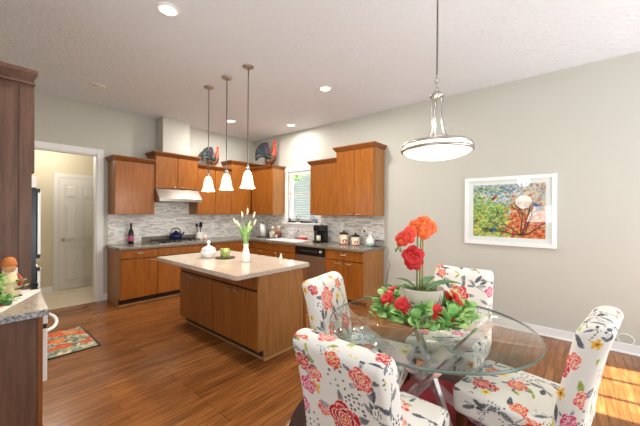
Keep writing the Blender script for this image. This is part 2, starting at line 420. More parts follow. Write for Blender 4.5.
# cased opening to the hall
b = MB(); g = frame('back', YB)
b.box(g(OX1, 0, 0), g(OX1 + .085, .018, OZ + .085), .004); b.box(g(OX0 - .085, 0, 0), g(OX0, .018, OZ + .085), .004); b.box(g(OX0, 0, OZ), g(OX1, .018, OZ + .085), .004)
b.box(g(OX1 - .015, -.121, 0), g(OX1, 0, OZ)); b.box(g(OX0, -.121, 0), g(OX0 + .015, 0, OZ)); b.box(g(OX0, -.121, OZ - .015), g(OX1, 0, OZ))
struct(b.build('trim_2', M['trim']))
b = MB(); b.box(f(Y0, 0, 0), f(2.27, .014, .10), .003); b.box(f(Y0, 0, 0), f(2.27, .024, .018), .004); struct(b.build('baseboard_right', M['trim']))
b = MB(); b.box(g(OX1 + .086, 0, 0), g(1.47, .014, .10)); struct(b.build('baseboard_back', M['trim']))
DX0, DX1, DZ = 1.075, 1.675, 1.965
b = MB(); h = frame('back', HY1); b.box(h(HX0, 0, 0), h(DX0 - .075, .014, .09)); struct(b.build('baseboard_hall', M['trim']))
b = MB(); b.box(h(DX0 - .07, 0, 0), h(DX0, .018, DZ + .07)); b.box(h(DX1, 0, 0), h(DX1 + .07, .018, DZ + .07)); b.box(h(DX0, 0, DZ), h(DX1, .018, DZ + .07)); struct(b.build('trim_3', M['door']))
d1 = struct(MB().box(h(DX0 + .004, 0.002, .012), h(DX1 - .004, .012, DZ - .004)).build('door_1', M['door']))
wd = DX1 - DX0
for (r0, r1) in ((.13, .74), (.86, 1.50), (1.60, 1.84)):
    for (a0, a1) in ((.13, .43), (.55, .85)):
        b = MB(); u0, u1 = DX0 + wd * a0, DX0 + wd * a1
        # raised field with a sloped margin inside a groove
        for (m0, dd) in ((0, .013),):
            b.box(h(u0, .012, r0), h(u0 + .008, .021, r1)); b.box(h(u1 - .008, .012, r0), h(u1, .021, r1)); b.box(h(u0, .012, r0), h(u1, .021, r0 + .008)); b.box(h(u0, .012, r1 - .008), h(u1, .021, r1))
        b.hexa([h(u0 + .02, .012, r0 + .02), h(u1 - .02, .012, r0 + .02), h(u1 - .02, .012, r1 - .02), h(u0 + .02, .012, r1 - .02)],
               [h(u0 + .045, .022, r0 + .045), h(u1 - .045, .022, r0 + .045), h(u1 - .045, .022, r1 - .045), h(u0 + .045, .022, r1 - .045)])
        b.build('panel', M['door'], d1)
b = MB(); k = Vector(h(DX0 + .06, .012, .89)); b.cyl(k, k + Vector((0, -.012, 0)), .03); b.cyl(k + Vector((0, -.012, 0)), k + Vector((0, -.035, 0)), .012); b.ball(k + Vector((0, -.052, 0)), .028); b.build('knob', M['nickel'], d1)
# chimney chase above the hood cabinet
struct(MB().box((2.175, 5.30, 2.36), (2.635, YB, HC)).build('wall_chase', M['wall']))
# tile backsplash
struct(MB().box((1.47, YB - .008, CT), (XR - .008, YB, 1.80)).build('wall_backsplash_back', M['mosaic_b']))
b = MB(); b.box((XR - .008, 2.285, CT), (XR, YB, WZ0 - .17)); b.box((XR - .008, 2.285, WZ0 - .17), (XR, WY0 - .08, 1.40)); b.box((XR - .008, WY1 + .08, WZ0 - .17), (XR, YB, 1.40)); struct(b.build('wall_backsplash_right', M['mosaic_r']))

# ------------------------------------------------------------------ outside the kitchen window
struct(MB().box((4.45, -12, -0.3), (30, 26, -0.2)).build('ground', plain('lawn', '#8b9480', 0.9, var=.3, vscale=3)))
nh = thing('neighbor_house', 'pale grey clapboard house seen through the kitchen window', 'house', (11, 10, -.2))
MB().box((10, 4, -.2), (16, 17, 3.4)).build('wall', plain('siding', '#f3f5fa', .7), nh)
MB().prism([(9.6, 3.6, 3.4), (9.6, 17.4, 3.4), (13.5, 17.4, 5.4), (13.5, 3.6, 5.4)], (0, 0, .12)).build('roof', plain('shingle', '#8b8f96', .8), nh)
for y in (7.4, 10.2, 13.2): MB().box((9.96, y, .8), (9.999, y + .9, 2.2)).build('window', plain('house_window', '#8c9dab', .2), nh)
tr = thing('leafy_tree', 'light green tree outside the kitchen window', 'tree', (8.7, 9.15, -.2))
MB().cyl((8.7, 9.15, -.2), (8.7, 9.15, 2.0), .12, .08).build('trunk', plain('bark', '#6b5643', .9), tr)
rnd = random.Random(3); b = MB()
for i in range(260):
    v = Vector((rnd.gauss(0, 1), rnd.gauss(0, 1), rnd.gauss(0, 1))).normalized() * (1.0 * rnd.random() ** .4)
    b.petal(Vector((8.7, 9.15, 3.0)) + v * .55, (rnd.gauss(0, 1), rnd.gauss(0, 1), rnd.gauss(0, 1)), (0, 0, 1), .3, .2)
b.build('crown', M['green_l'], tr, fix=False, solid=.004)

# ------------------------------------------------------------------ cabinets
def handle(F, u, d, z, parent, L=.10, vert=False):
    b = MB(); n = 8; pts = []
    for i in range(n + 1):
        t = i / n; off = .024 * math.sin(math.pi * t) ** .5
        pts.append(F(u, d + off, z - L / 2 + L * t) if vert else F(u - L / 2 + L * t, d + off, z))
    b.tube(pts, .0065, 8); b.build('handle', M['nickel'], parent)

def cabinet(F, name, label, u0, u1, depth, z0, z1, fronts, toe=0.0, crown=0.0, d0=0.0095, ends=(False, False), wood_m='wood', end_m='wood_end', group=None, crown_ends=(True, True)):
    root = thing(name, label, 'cabinet', Vector(F((u0 + u1) / 2, depth / 2, z0)), group)
    b = MB(); b.mat(M[end_m]); zb = z0 + toe
    b.box(F(u0, d0, zb), F(u1, depth, z1))
    if toe:
        b.box(F(u0, d0, z0), F(u1, depth - .075, zb))
    b.build('carcass', None, root)
    MB().box(F(u0 + .012, depth + .0001, zb + .012), F(u1 - .012, depth + .0004, z1 - .012)).build('gap_shade_sheet', M['gap_shade'], root)  # thin dark sheet behind the fronts, painted shade for the gaps
    if toe:
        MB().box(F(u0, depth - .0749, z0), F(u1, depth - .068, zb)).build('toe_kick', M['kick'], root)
        MB().box(F(u0, depth - .068, z0), F(u1, depth - .055, z0 + .016), .003).build('shoe_molding', M['shoe'], root)
    for (kind, a0, a1, b0, b1, hs) in fronts:
        p = MB().box(F(a0 + .004, depth + .0005, b0 + .004), F(a1 - .004, depth + .02, b1 - .004), .003).build(kind, M[wood_m], root)
        if hs: handle(F, hs[0], depth + .02, hs[1], p, hs[2] if len(hs) > 2 else .10)
    if crown:
        e0 = .035 if crown_ends[0] else 0; e1 = .035 if crown_ends[1] else 0
        c = MB(); dd = depth + .02
        c.hexa([F(u0 - .004 * (e0 > 0), d0, z1), F(u1 + .004 * (e1 > 0), d0, z1), F(u1 + .004 * (e1 > 0), dd + .004, z1), F(u0 - .004 * (e0 > 0), dd + .004, z1)],
               [F(u0 - e0, d0, z1 + crown * .75), F(u1 + e1, d0, z1 + crown * .75), F(u1 + e1, dd + .045, z1 + crown * .75), F(u0 - e0, dd + .045, z1 + crown * .75)])
        c.box(F(u0 - e0 - .004 * (e0 > 0), d0, z1 + crown * .75), F(u1 + e1 + .004 * (e1 > 0), dd + .05, z1 + crown))
        c.build('crown_molding', M['wood_dark'], root)
    return root

B_ = frame('back', YB); R_ = frame('right', XR)
DB = YB - 4.955; DR = XR - 3.67 - .02
UD = .31                                                # depth of the wall cabinets
# back wall, base
cabinet(B_, 'base_cabinet', 'cherry base cabinet below the wine bottle, one drawer over one door', 1.465, 1.965, DB - .02, 0, CT - .04,
        [('drawer', 1.465, 1.965, .685, .815, (1.715, .76)), ('door', 1.465, 1.965, .10, .68, (1.88, .645))], toe=.10)
cabinet(B_, 'base_cabinet', 'cherry base cabinet under the gas cooktop', 1.967, 2.78, DB - .02, 0, CT - .04,
        [('false_front', 1.967, 2.78, .685, .815, None), ('door', 1.967, 2.373, .10, .68, (2.29, .645)), ('door', 2.373, 2.78, .10, .68, (2.46, .645))], toe=.10)
cabinet(B_, 'base_cabinet', 'cherry drawer cabinet right of the cooktop, behind the island jar', 2.782, 3.22, DB - .02, 0, CT - .04,
        [('drawer', 2.782, 3.22, .685, .815, (3.0, .76)), ('drawer', 2.782, 3.22, .40, .68, (3.0, .60)), ('drawer', 2.782, 3.22, .10, .395, (3.0, .32))], toe=.10)
cabinet(B_, 'base_cabinet', 'cherry corner base cabinet where the two counters meet', 3.222, 4.27, DB - .02, 0, CT - .04,
        [('door', 3.222, 3.63, .10, .815, None)], toe=.10)
# right wall, base
cabinet(R_, 'base_cabinet', 'narrow cherry base cabinet next to the kitchen corner, one drawer over one door', 4.53, 4.95, DR, 0, CT - .04,
        [('drawer', 4.53, 4.95, .685, .815, (4.74, .76)), ('door', 4.53, 4.95, .10, .68, (4.6, .645))], toe=.10)
cabinet(R_, 'sink_cabinet', 'cherry sink base cabinet under the kitchen window', 3.64, 4.528, DR, 0, CT - .18,
        [('false_front', 3.64, 4.528, .685, .815, None), ('door', 3.64, 4.084, .10, .68, (4.0, .645)), ('door', 4.084, 4.528, .10, .68, (4.17, .645))], toe=.10)
cabinet(R_, 'base_cabinet', 'cherry base cabinet beside the dining area, one wide drawer over two doors', 2.285, 2.985, DR, 0, CT - .04,
        [('drawer', 2.285, 2.985, .665, .815, (2.63, .755)), ('door', 2.635, 2.985, .10, .66, (2.73, .62)), ('door', 2.285, 2.635, .10, .66, (2.54, .62))], toe=.10)
# wall cabinets, back wall
UZ = 1.335
cabinet(B_, 'wall_cabinet', 'single-door cherry wall cabinet next to the hall opening', 1.468, 2.032, UD, UZ, 2.157, [('door', 1.468, 2.032, UZ, 2.157, None)], crown=.065, crown_ends=(True, False))
cabinet(B_, 'wall_cabinet', 'short two-door cherry wall cabinet above the range hood', 2.034, 2.764, UD + .02, 1.773, 2.305,
        [('door', 2.034, 2.399, 1.773, 2.305, (2.335, 1.80, .08)), ('door', 2.399, 2.764, 1.773, 2.305, (2.465, 1.80, .08))], crown=.065)
cabinet(B_, 'wall_cabinet', 'two-door cherry wall cabinet beneath the smaller rooster', 2.766, 3.468, UD, UZ, 2.19,
        [('door', 2.766, 3.12, UZ, 2.19, None), ('door', 3.12, 3.468, UZ, 2.19, None)], crown=.06, crown_ends=(False, False))
cabinet(B_, 'corner_wall_cabinet', 'taller single-door cherry wall cabinet in the kitchen corner', 3.47, 4.268, UD, UZ, 2.345, [('door', 3.47, 3.955, UZ, 2.345, None)], crown=.07)
# wall cabinets, right wall
cabinet(R_, 'wall_cabinet', 'two-door cherry wall cabinet left of the kitchen window beneath the larger rooster', 4.56, 5.226, UD, UZ, 2.25,
        [('door', 4.56, 4.875, UZ, 2.25, None), ('door', 4.875, 5.226, UZ, 2.25, None)], crown=.065, crown_ends=(True, False))
cabinet(R_, 'wall_cabinet', 'shorter single-door cherry wall cabinet right of the kitchen window', 2.985, 3.56, UD, UZ, 2.21,
        [('door', 2.985, 3.56, UZ, 2.21, (3.49, 1.36, .08))], crown=.07, crown_ends=(False, True))
cabinet(R_, 'wall_cabinet', 'tall two-door cherry wall cabinet above the canisters', 2.28, 2.983, UD + .01, UZ, 2.37,
        [('door', 2.28, 2.632, UZ, 2.37, (2.55, 1.36, .08)), ('door', 2.632, 2.983, UZ, 2.37, (2.71, 1.36, .08))], crown=.07)

# countertop, one L with the sink hole
b = MB()
SX0, SX1, SY0, SY1 = 3.76, 4.11, 3.72, 4.48
b.box((1.44, 4.93, CT - .04), (XR - .009, YB - .009, CT), .006)
b.box((3.645, 2.262, CT - .04), (XR - .009, SY0, CT), .006); b.box((3.645, SY1, CT - .04), (XR - .009, 4.95, CT), .004)
b.box((3.645, SY0 - .01, CT - .04), (SX0, SY1 + .01, CT)); b.box((SX1, SY0 - .01, CT - .04), (XR - .009, SY1 + .01, CT))
b.box((1.95, YB - .03, CT), (2.92, YB - .009, CT + .095))
tag(b.build('countertop', M['granite']), 'grey-brown granite worktop turning the kitchen corner', 'countertop')
b = MB()
e = .022
b.box((SX0 - e, SY0 - e, CT), (SX0, SY1 + e, CT + .008)); b.box((SX1, SY0 - e, CT), (SX1 + e, SY1 + e, CT + .008)); b.box((SX0, SY0 - e, CT), (SX1, SY0, CT + .008)); b.box((SX0, SY1, CT), (SX1, SY1 + e, CT + .008)); b.box((SX0, 4.09, CT - .16), (SX1, 4.11, CT + .006))
for (x0, x1, y0, y1, z0, z1) in ((SX0, SX0 + .006, SY0, SY1, CT - .17, CT), (SX1 - .006, SX1, SY0, SY1, CT - .17, CT), (SX0, SX1, SY0, SY0 + .006, CT - .17, CT), (SX0, SX1, SY1 - .006, SY1, CT - .17, CT), (SX0, SX1, SY0, SY1, CT - .176, CT - .17)):
    b.box((x0, y0, z0), (x1, y1, z1))
tag(b.build('sink', M['white']), 'white double-bowl sink set into the worktop under the window', 'sink')

# dishwasher
dw = thing('dishwasher', 'stainless dishwasher with black control panel below the coffee maker', 'dishwasher', R_(3.31, .3, 0))
MB().box(R_(2.992, .02, .10), R_(3.635, DR - .005, CT - .042)).build('tub', M['black'], dw)
MB().box(R_(2.995, DR - .004, .11), R_(3.632, DR + .028, .675), .006).build('door_panel', M['steel_dark'], dw)
cp = MB().box(R_(2.995, DR - .004, .68), R_(3.632, DR + .03, .815), .006).build('control_panel', M['black'], dw)
MB().box(R_(3.13, DR + .0305, .735), R_(3.5, DR + .045, .765), .005).build('pocket_handle', plain('handle_grey', '#2c2c2e', .3), cp)
b = MB(); c = Vector(R_(3.06, DR + .03, .76)); b.cyl(c, c + Vector((-.02, 0, 0)), .022); b.build('dial', M['nickel'], cp)
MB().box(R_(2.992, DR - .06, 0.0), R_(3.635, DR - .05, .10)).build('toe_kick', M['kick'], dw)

# range hood
hd = thing('range_hood', 'stainless under-cabinet range hood with sloped front', 'range hood', (2.5, YB - .25, 1.55))
x0, x1 = 2.036, 2.762
b = MB(); yb = YB - .009
prof = [(yb, 1.555), (yb, 1.768), (YB - .34, 1.768), (YB - .505, 1.60), (YB - .505, 1.555)]
b.prism([(x0, y, z) for y, z in prof], (x1 - x0, 0, 0)); b.build('canopy', M['steel'], hd)
MB().box((x0 + .03, YB - .48, 1.547), (x1 - .03, YB - .06, 1.5548)).build('filter', plain('hood_filter', '#4a4a4a', .4, .8), hd)
MB().box((x0, YB - .509, 1.552), (x1, YB - .5052, 1.582)).build('front_lip', M['nickel'], hd)

# gas cooktop
ck = thing('gas_cooktop', 'stainless gas cooktop with black grates set in the back counter', 'cooktop', (2.41, 5.28, CT))
MB().box((2.02, 5.02, CT + .0002), (2.78, 5.49, CT + .012), .004).build('steel_top', M['steel'], ck)
for gx in (2.05, 2.29, 2.53):
    b = MB(); w_, z_ = .20, CT + .045
    for (p, q) in (((gx, 5.10), (gx + w_, 5.10)), ((gx, 5.47), (gx + w_, 5.47)), ((gx, 5.10), (gx, 5.47)), ((gx + w_, 5.10), (gx + w_, 5.47)), ((gx + w_ / 2, 5.10), (gx + w_ / 2, 5.47)), ((gx, 5.19), (gx + w_, 5.19)), ((gx, 5.38), (gx + w_, 5.38))):
        b.box((p[0] - .006, p[1] - .006, z_ - .012), (q[0] + .006, q[1] + .006, z_))
    for (x, y) in ((gx, 5.10), (gx + w_, 5.10), (gx, 5.47), (gx + w_, 5.47)): b.box((x - .007, y - .007, CT + .012), (x + .007, y + .007, z_))
    b.build('grate', M['iron'], ck)
    for y in (5.19, 5.38): MB().cyl((gx + w_ / 2, y, CT + .012), (gx + w_ / 2, y, CT + .028), .04, .034).build('burner', M['iron'], ck)
for i in range(5): MB().cyl((2.22 + i * .09, 5.06, CT + .012), (2.22 + i * .09, 5.06, CT + .037), .018, .015).build('knob', M['nickel'], ck)

# ------------------------------------------------------------------ island
IX0, IX1, IY0, IY1 = 1.765, 2.38, 2.20, 3.74
CI = .848                               # island height
isl = thing('kitchen_island', 'cherry kitchen island with four doors and a paneled end in the middle of the kitchen', 'island', ((IX0 + IX1) / 2, (IY0 + IY1) / 2, 0))
F = frame('right', IX1)      # depth grows towards -X
dI = IX1 - IX0
b = MB(); b.box((IX0, IY0 + .02, .10), (IX1, IY1, CI - .04)); b.box((IX0 + .07, IY0 + .02, 0), (IX1, IY1, .10)); b.build('carcass', M['wood'], isl)
MB().box((IX0 - .0004, IY0 + .03, .11), (IX0 - .0001, IY1 - .01, CI - .042)).build('gap_shade_sheet', M['gap_shade'], isl)  # painted shade showing between the island doors
b = MB(); pr = [(IX0 - .02, .10), (IX0 + .05, .10), (IX0 + .05, 0), (IX1 + .005, 0), (IX1 + .005, CI - .04), (IX0 - .02, CI - .04)]
b.prism([(x, IY0, z) for x, z in pr], (0, .0199, 0)); b.build('end_panel', M['wood_end'], isl)
MB().box((IX1 - .035, IY0 - .006, 0), (IX1 + .005, IY0 - .0005, CI - .045)).build('corner_stile', M['wood_dark'], isl)
MB().box((IX0 + .05, IY0 - .014, 0), (IX1, IY0 - .0005, .02), .003).build('shoe_molding', M['shoe'], isl)
MB().box((IX0 + .052, IY0 + .021, 0), (IX0 + .068, IY1, .018), .003).build('shoe_molding', M['shoe'], isl)
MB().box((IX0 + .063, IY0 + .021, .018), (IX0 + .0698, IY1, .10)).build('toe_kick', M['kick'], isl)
n = 4; L_ = IY1 - IY0 - .02
ys = [IY0 + .02 + L_ * k / n for k in range(n + 1)]
for k in range(2):
    MB().box(F(ys[2 * k] + .005, dI + .0005, .665), F(ys[2 * k + 2] - .005, dI + .02, CI - .045), .003).build('false_front', M['wood'], isl)
for k in range(4):
    p = MB().box(F(ys[k] + .005, dI + .0005, .105), F(ys[k + 1] - .005, dI + .02, .645), .003).build('door', M['wood'], isl)
    u = ys[k + 1] - .075 if k % 2 == 0 else ys[k] + .075
    handle(F, u, dI + .02, .615, p, .07)
b = MB(); rr = .018; pts = []
for (cx, cy, s0) in ((1.482 + rr, 2.165 + rr, 180), (2.41 - rr, 2.165 + rr, 270), (2.41 - rr, 3.77 - rr, 0), (1.482 + rr, 3.77 - rr, 90)):
    for i in range(6):
        a = math.radians(s0 + 18 * i); pts.append((cx + rr * math.cos(a), cy + rr * math.sin(a)))
b.hexa([(x, y, CI - .04) for x, y in pts], [(x, y, CI) for x, y in pts])
bmesh.ops.bevel(b.bm, geom=[e for e in b.bm.edges if abs(e.verts[0].co.z - e.verts[1].co.z) < 1e-5], offset=.008, segments=2, affect='EDGES')
it = b.build('island_countertop', M['granite_lit']); tag(it, 'beige granite island top with rounded corners, pendant light painted into its pale tone', 'countertop')

# ------------------------------------------------------------------ left run: counter, built-in oven, tall cabinet
L_F = frame('left', -.33)
tall = thing('tall_oven_cabinet', 'tall dark-stained oven cabinet with crown molding at the left', 'cabinet', (0, 3.2, 0))
TX, TY0, TY1 = .295, 2.78, 3.6
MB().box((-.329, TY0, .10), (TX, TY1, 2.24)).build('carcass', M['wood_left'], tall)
MB().box((-.329, TY0 + .001, 0), (TX - .07, TY1, .10)).build('toe_kick', M['kick'], tall)
MB().box((TX - .055, TY0 - .008, .10), (TX + .004, TY0 - .0005, 2.24)).build('corner_stile', M['wood_left'], tall)
b = MB(); 
b.hexa([(-.329, TY0 - .005, 2.24), (TX + .008, TY0 - .005, 2.24), (TX + .008, TY1, 2.24), (-.329, TY1, 2.24)], [(-.329, TY0 - .03, 2.295), (TX + .026, TY0 - .03, 2.295), (TX + .026, TY1, 2.295), (-.329, TY1, 2.295)])
b.box((-.329, TY0 - .034, 2.295), (TX + .03, TY1, 2.32)); b.box((-.329, TY0 - .02, 2.225), (TX + .02, TY1, 2.2399))
b.build('crown_molding', M['wood_left'], tall)
for z0, z1 in ((.11, .45), (1.64, 2.23)): 
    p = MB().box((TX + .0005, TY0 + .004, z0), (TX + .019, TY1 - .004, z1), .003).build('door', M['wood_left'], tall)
ov = thing('wall_oven', 'white-framed black double wall oven built into the tall cabinet', 'oven', (TX, 3.2, .47))
MB().box((TX + .001, TY0 + .02, .47), (TX + .0302, TY1 - .02, 1.545)).build('face_panel', M['black'], ov)
MB().box((TX + .001, TY0 + .02, 1.5455), (TX + .03, TY1 - .02, 1.62)).build('control_panel', M['white'], ov)
for (z0, z1) in ((.52, 1.0), (1.06, 1.54)):
    p = MB().box((TX + .0305, TY0 + .03, z0), (TX + .038, TY1 - .03, z1), .004).build('oven_door', M['black'], ov)
    b = MB(); b.box((TX + .0381, TY0 + .03, z0), (TX + .053, TY1 - .03, z0 + .03), .002); b.box((TX + .0381, TY0 + .03, z1 - .03), (TX + .053, TY1 - .03, z1), .002); b.box((TX + .0381, TY0 + .03, z0), (TX + .053, TY0 + .06, z1), .002); b.box((TX + .0381, TY1 - .06, z0), (TX + .053, TY1 - .03, z1), .002); b.build('door_rim', M['white'], p)
    b = MB(); b.box((TX + .053, TY0 + .12, z1 - .035), (TX + .066, TY1 - .12, z1 - .012), .004); b.build('handle', M['white'], p)
lb = thing('base_cabinet', 'dark-stained base cabinet end panel under the white cloth', 'cabinet', (0, 2.45, 0))
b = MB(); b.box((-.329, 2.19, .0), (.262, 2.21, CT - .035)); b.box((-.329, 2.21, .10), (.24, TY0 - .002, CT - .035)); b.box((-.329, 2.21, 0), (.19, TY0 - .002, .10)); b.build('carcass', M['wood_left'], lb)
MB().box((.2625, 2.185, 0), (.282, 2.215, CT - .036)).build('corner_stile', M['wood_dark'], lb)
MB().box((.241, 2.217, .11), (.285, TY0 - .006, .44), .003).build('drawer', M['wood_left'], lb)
bo = thing('built_in_oven', 'white under-counter appliance with bowed handle beside the left counter end', 'oven', (.27, 2.5, .45))
MB().box((.2405, 2.217, .45), (.305, TY0 - .006, .74), .004).build('door_panel', M['white'], bo)
MB().box((.2405, 2.217, .742), (.302, TY0 - .006, .765)).build('vent_strip', M['black'], bo)
MB().box((.2405, 2.217, .767), (.306, TY0 - .006, CT - .037), .003).build('control_panel', M['white'], bo)
b = MB(); b.tube([(.305 + .075 * math.sin(math.pi * i / 12) ** .6, 2.25 + .49 * i / 12, .715) for i in range(13)], .009, 10); b.build('handle', M['white'], bo)
b = MB().mat(M['granite_l']); qd = [(-.329, 2.16), (.30, 2.16), (.335, TY0 - .002), (-.329, TY0 - .002)]; b.hexa([(x, y, CT - .034) for x, y in qd], [(x, y, CT) for x, y in qd])
b.mat(M['granite_e']); b.box((-.329, 2.1575, CT - .034), (.302, 2.1599, CT - .002)); b.hexa([(.3001, 2.1575, CT - .034), (.3025, 2.1575, CT - .034), (.3375, TY0 - .002, CT - .034), (.3352, TY0 - .002, CT - .034)], [(.3001, 2.1575, CT - .002), (.3025, 2.1575, CT - .002), (.3375, TY0 - .002, CT - .002), (.3352, TY0 - .002, CT - .002)])
tag(b.build('countertop', None), 'short speckled tan granite counter in the left foreground', 'countertop')

# ------------------------------------------------------------------ ceiling lights
def can(x, y, lit, label, power=34):
    t = thing('recessed_light', label, 'ceiling light', (x, y, HC - .01), 'recessed ceiling lights')
    b = MB(); b.lathe([(.062, -.004), (.066, -.010), (.088, -.008), (.092, 0.0095)], (x, y, HC - .0), 32); b.build('trim_ring', M['white_plastic'], t, fix=False)
    MB().lathe([(0, -.006), (.064, -.006), (.064, -.002), (0, -.002)], (x, y, HC), 32).build('lens', M['bulb'] if lit else M['unlit'], t)
    if lit:
        l = lamp('recessed_lamp', 'AREA', (x, y, HC - .02), power, (1.0, .96, .91), .16, (0, 0, 0)); l.parent = t; l.location = (0, 0, -.015)
    return t
can(1.05, 2.474, True, 'lit recessed ceiling light nearest the camera at the top left')
can(1.107, 4.672, False, 'unlit recessed ceiling light in front of the hall opening')
can(3.02, 2.473, True, 'lit recessed ceiling light above the right end of the island')
can(3.055, 4.642, True, 'lit recessed ceiling light behind the island pendant rods')
can(3.89, 3.99, True, 'lit recessed ceiling light above the kitchen window', 15)

def pendant(x, y, label):
    t = thing('pendant_light', label, 'pendant light', (x, y, HC), 'island pendants')
    MB().lathe([(0, 0), (.062, 0), (.06, -.012), (.03, -.026), (0, -.028)], (x, y, HC), 28).build('canopy', M['nickel'], t)
    MB().cyl((x, y, HC - .026), (x, y, 1.88), .006).build('rod', M['nickel'], t)
    MB().lathe([(.008, 0.04), (.02, .03), (.026, 0), (.022, -.012), (0, -.012)], (x, y, 1.85), 20).build('socket_cap', M['nickel'], t)
    MB().lathe([(.022, .19), (.036, .175), (.05, .13), (.058, .08), (.066, .035), (.084, .0), (.080, .0), (.060, .037), (.052, .08), (.045, .13), (.03, .17)], (x, y, 1.65), 40, flute=.03, nf=10).build('bell_shade', M['shade'], t, fix=False)
    l = lamp('pendant_lamp', 'POINT', (0, 0, 0), 9, (1, .88, .72), .04); l.parent = t; l.location = (0, 0, 1.62 - HC)
    return t
pendant(2.045, 3.61, 'farthest of the three bell-shade pendants over the island')
pendant(2.035, 3.182, 'middle one of the three bell-shade pendants over the island')
pendant(2.028, 2.755, 'nearest of the three bell-shade pendants over the island')

# bowl pendant above the dining table
bx, by = 2.01, .695
t = thing('bowl_pendant', 'brushed nickel bowl pendant hanging over the glass dining table', 'pendant light', (bx, by, HC))
MB().lathe([(0, 0), (.07, 0), (.066, -.02), (.02, -.035), (0, -.035)], (bx, by, HC), 28).build('canopy', M['nickel'], t)
MB().cyl((bx, by, 2.30), (bx, by, HC - .03), .006).build('rod', M['nickel'], t)
b = MB()
for i in range(4):
    c = Vector((bx, by, 2.29 - i * .03)); a = math.radians(90 * (i % 2) + 20)
    b.tube([c + Vector((math.cos(a) * .011 * math.cos(q), math.sin(a) * .011 * math.cos(q), .019 * math.sin(q))) for q in [k * math.pi / 6 for k in range(13)]], .003, 6)
b.build('chain', M['nickel'], t)
MB().lathe([(0, .016), (.03, .014), (.044, 0), (.044, -.012), (.02, -.02), (0, -.02)], (bx, by, 2.165), 24).build('hub', M['nickel'], t)
for k in range(3):
    a = math.radians(120 * k + 35); ca, sa = math.cos(a), math.sin(a)
    MB().tube([(bx + ca * r, by + sa * r, z) for r, z in ((.034, 2.155), (.034, 2.06), (.036, 1.98), (.045, 1.925), (.066, 1.885), (.10, 1.852))], .0075, 8).build('arm', M['nickel'], t)
MB().lathe([(0, 1.862), (.12, 1.858), (.212, 1.846), (.219, 1.838), (.219, 1.830), (.209, 1.830), (.12, 1.850), (0, 1.852)], (bx, by, 0), 48).build('upper_ring', M['nickel'], t)
MB().lathe([(.209, 1.830), (.214, 1.818), (.214, 1.808)], (bx, by, 0), 48).build('glass_band', M['bowl'], t, fix=False)
MB().lathe([(.214, 1.808), (.226, 1.808), (.226, 1.793), (.212, 1.791)], (bx, by, 0), 48).build('lower_ring', M['nickel'], t)
MB().lathe([(.212, 1.792), (.19, 1.775), (.15, 1.76), (.1, 1.75), (.04, 1.745), (0, 1.744)], (bx, by, 0), 48).build('glass_bowl', M['bowl'], t, fix=False)
l = lamp('bowl_lamp', 'POINT', (0, 0, 0), 9, (1, .94, .86), .12); l.parent = t; l.location = (0, 0, 1.60 - HC)
l = lamp('ceiling_fill', 'POINT', (0, 0, 0), 8, (1, .96, .9), .1); l.parent = t; l.location = (0, 0, 1.97 - HC)  # extra lamp added above the closed bowl to brighten the ceiling

# unseen ceiling light added to brighten the hall
t = thing('hall_fill_light', 'unseen flush ceiling light added to brighten the hall', 'ceiling light', (.9, 6.25, 2.6))
MB().lathe([(.15, 0), (.15, -.02), (.12, -.06), (.05, -.085), (0, -.088)], (.9, 6.25, 2.6), 28).build('glass_dome', M['bowl'], t)
l = lamp('hall_fill_lamp', 'POINT', (0, 0, 0), 19, (1, .95, .88), .12); l.parent = t; l.location = (0, 0, -.25)

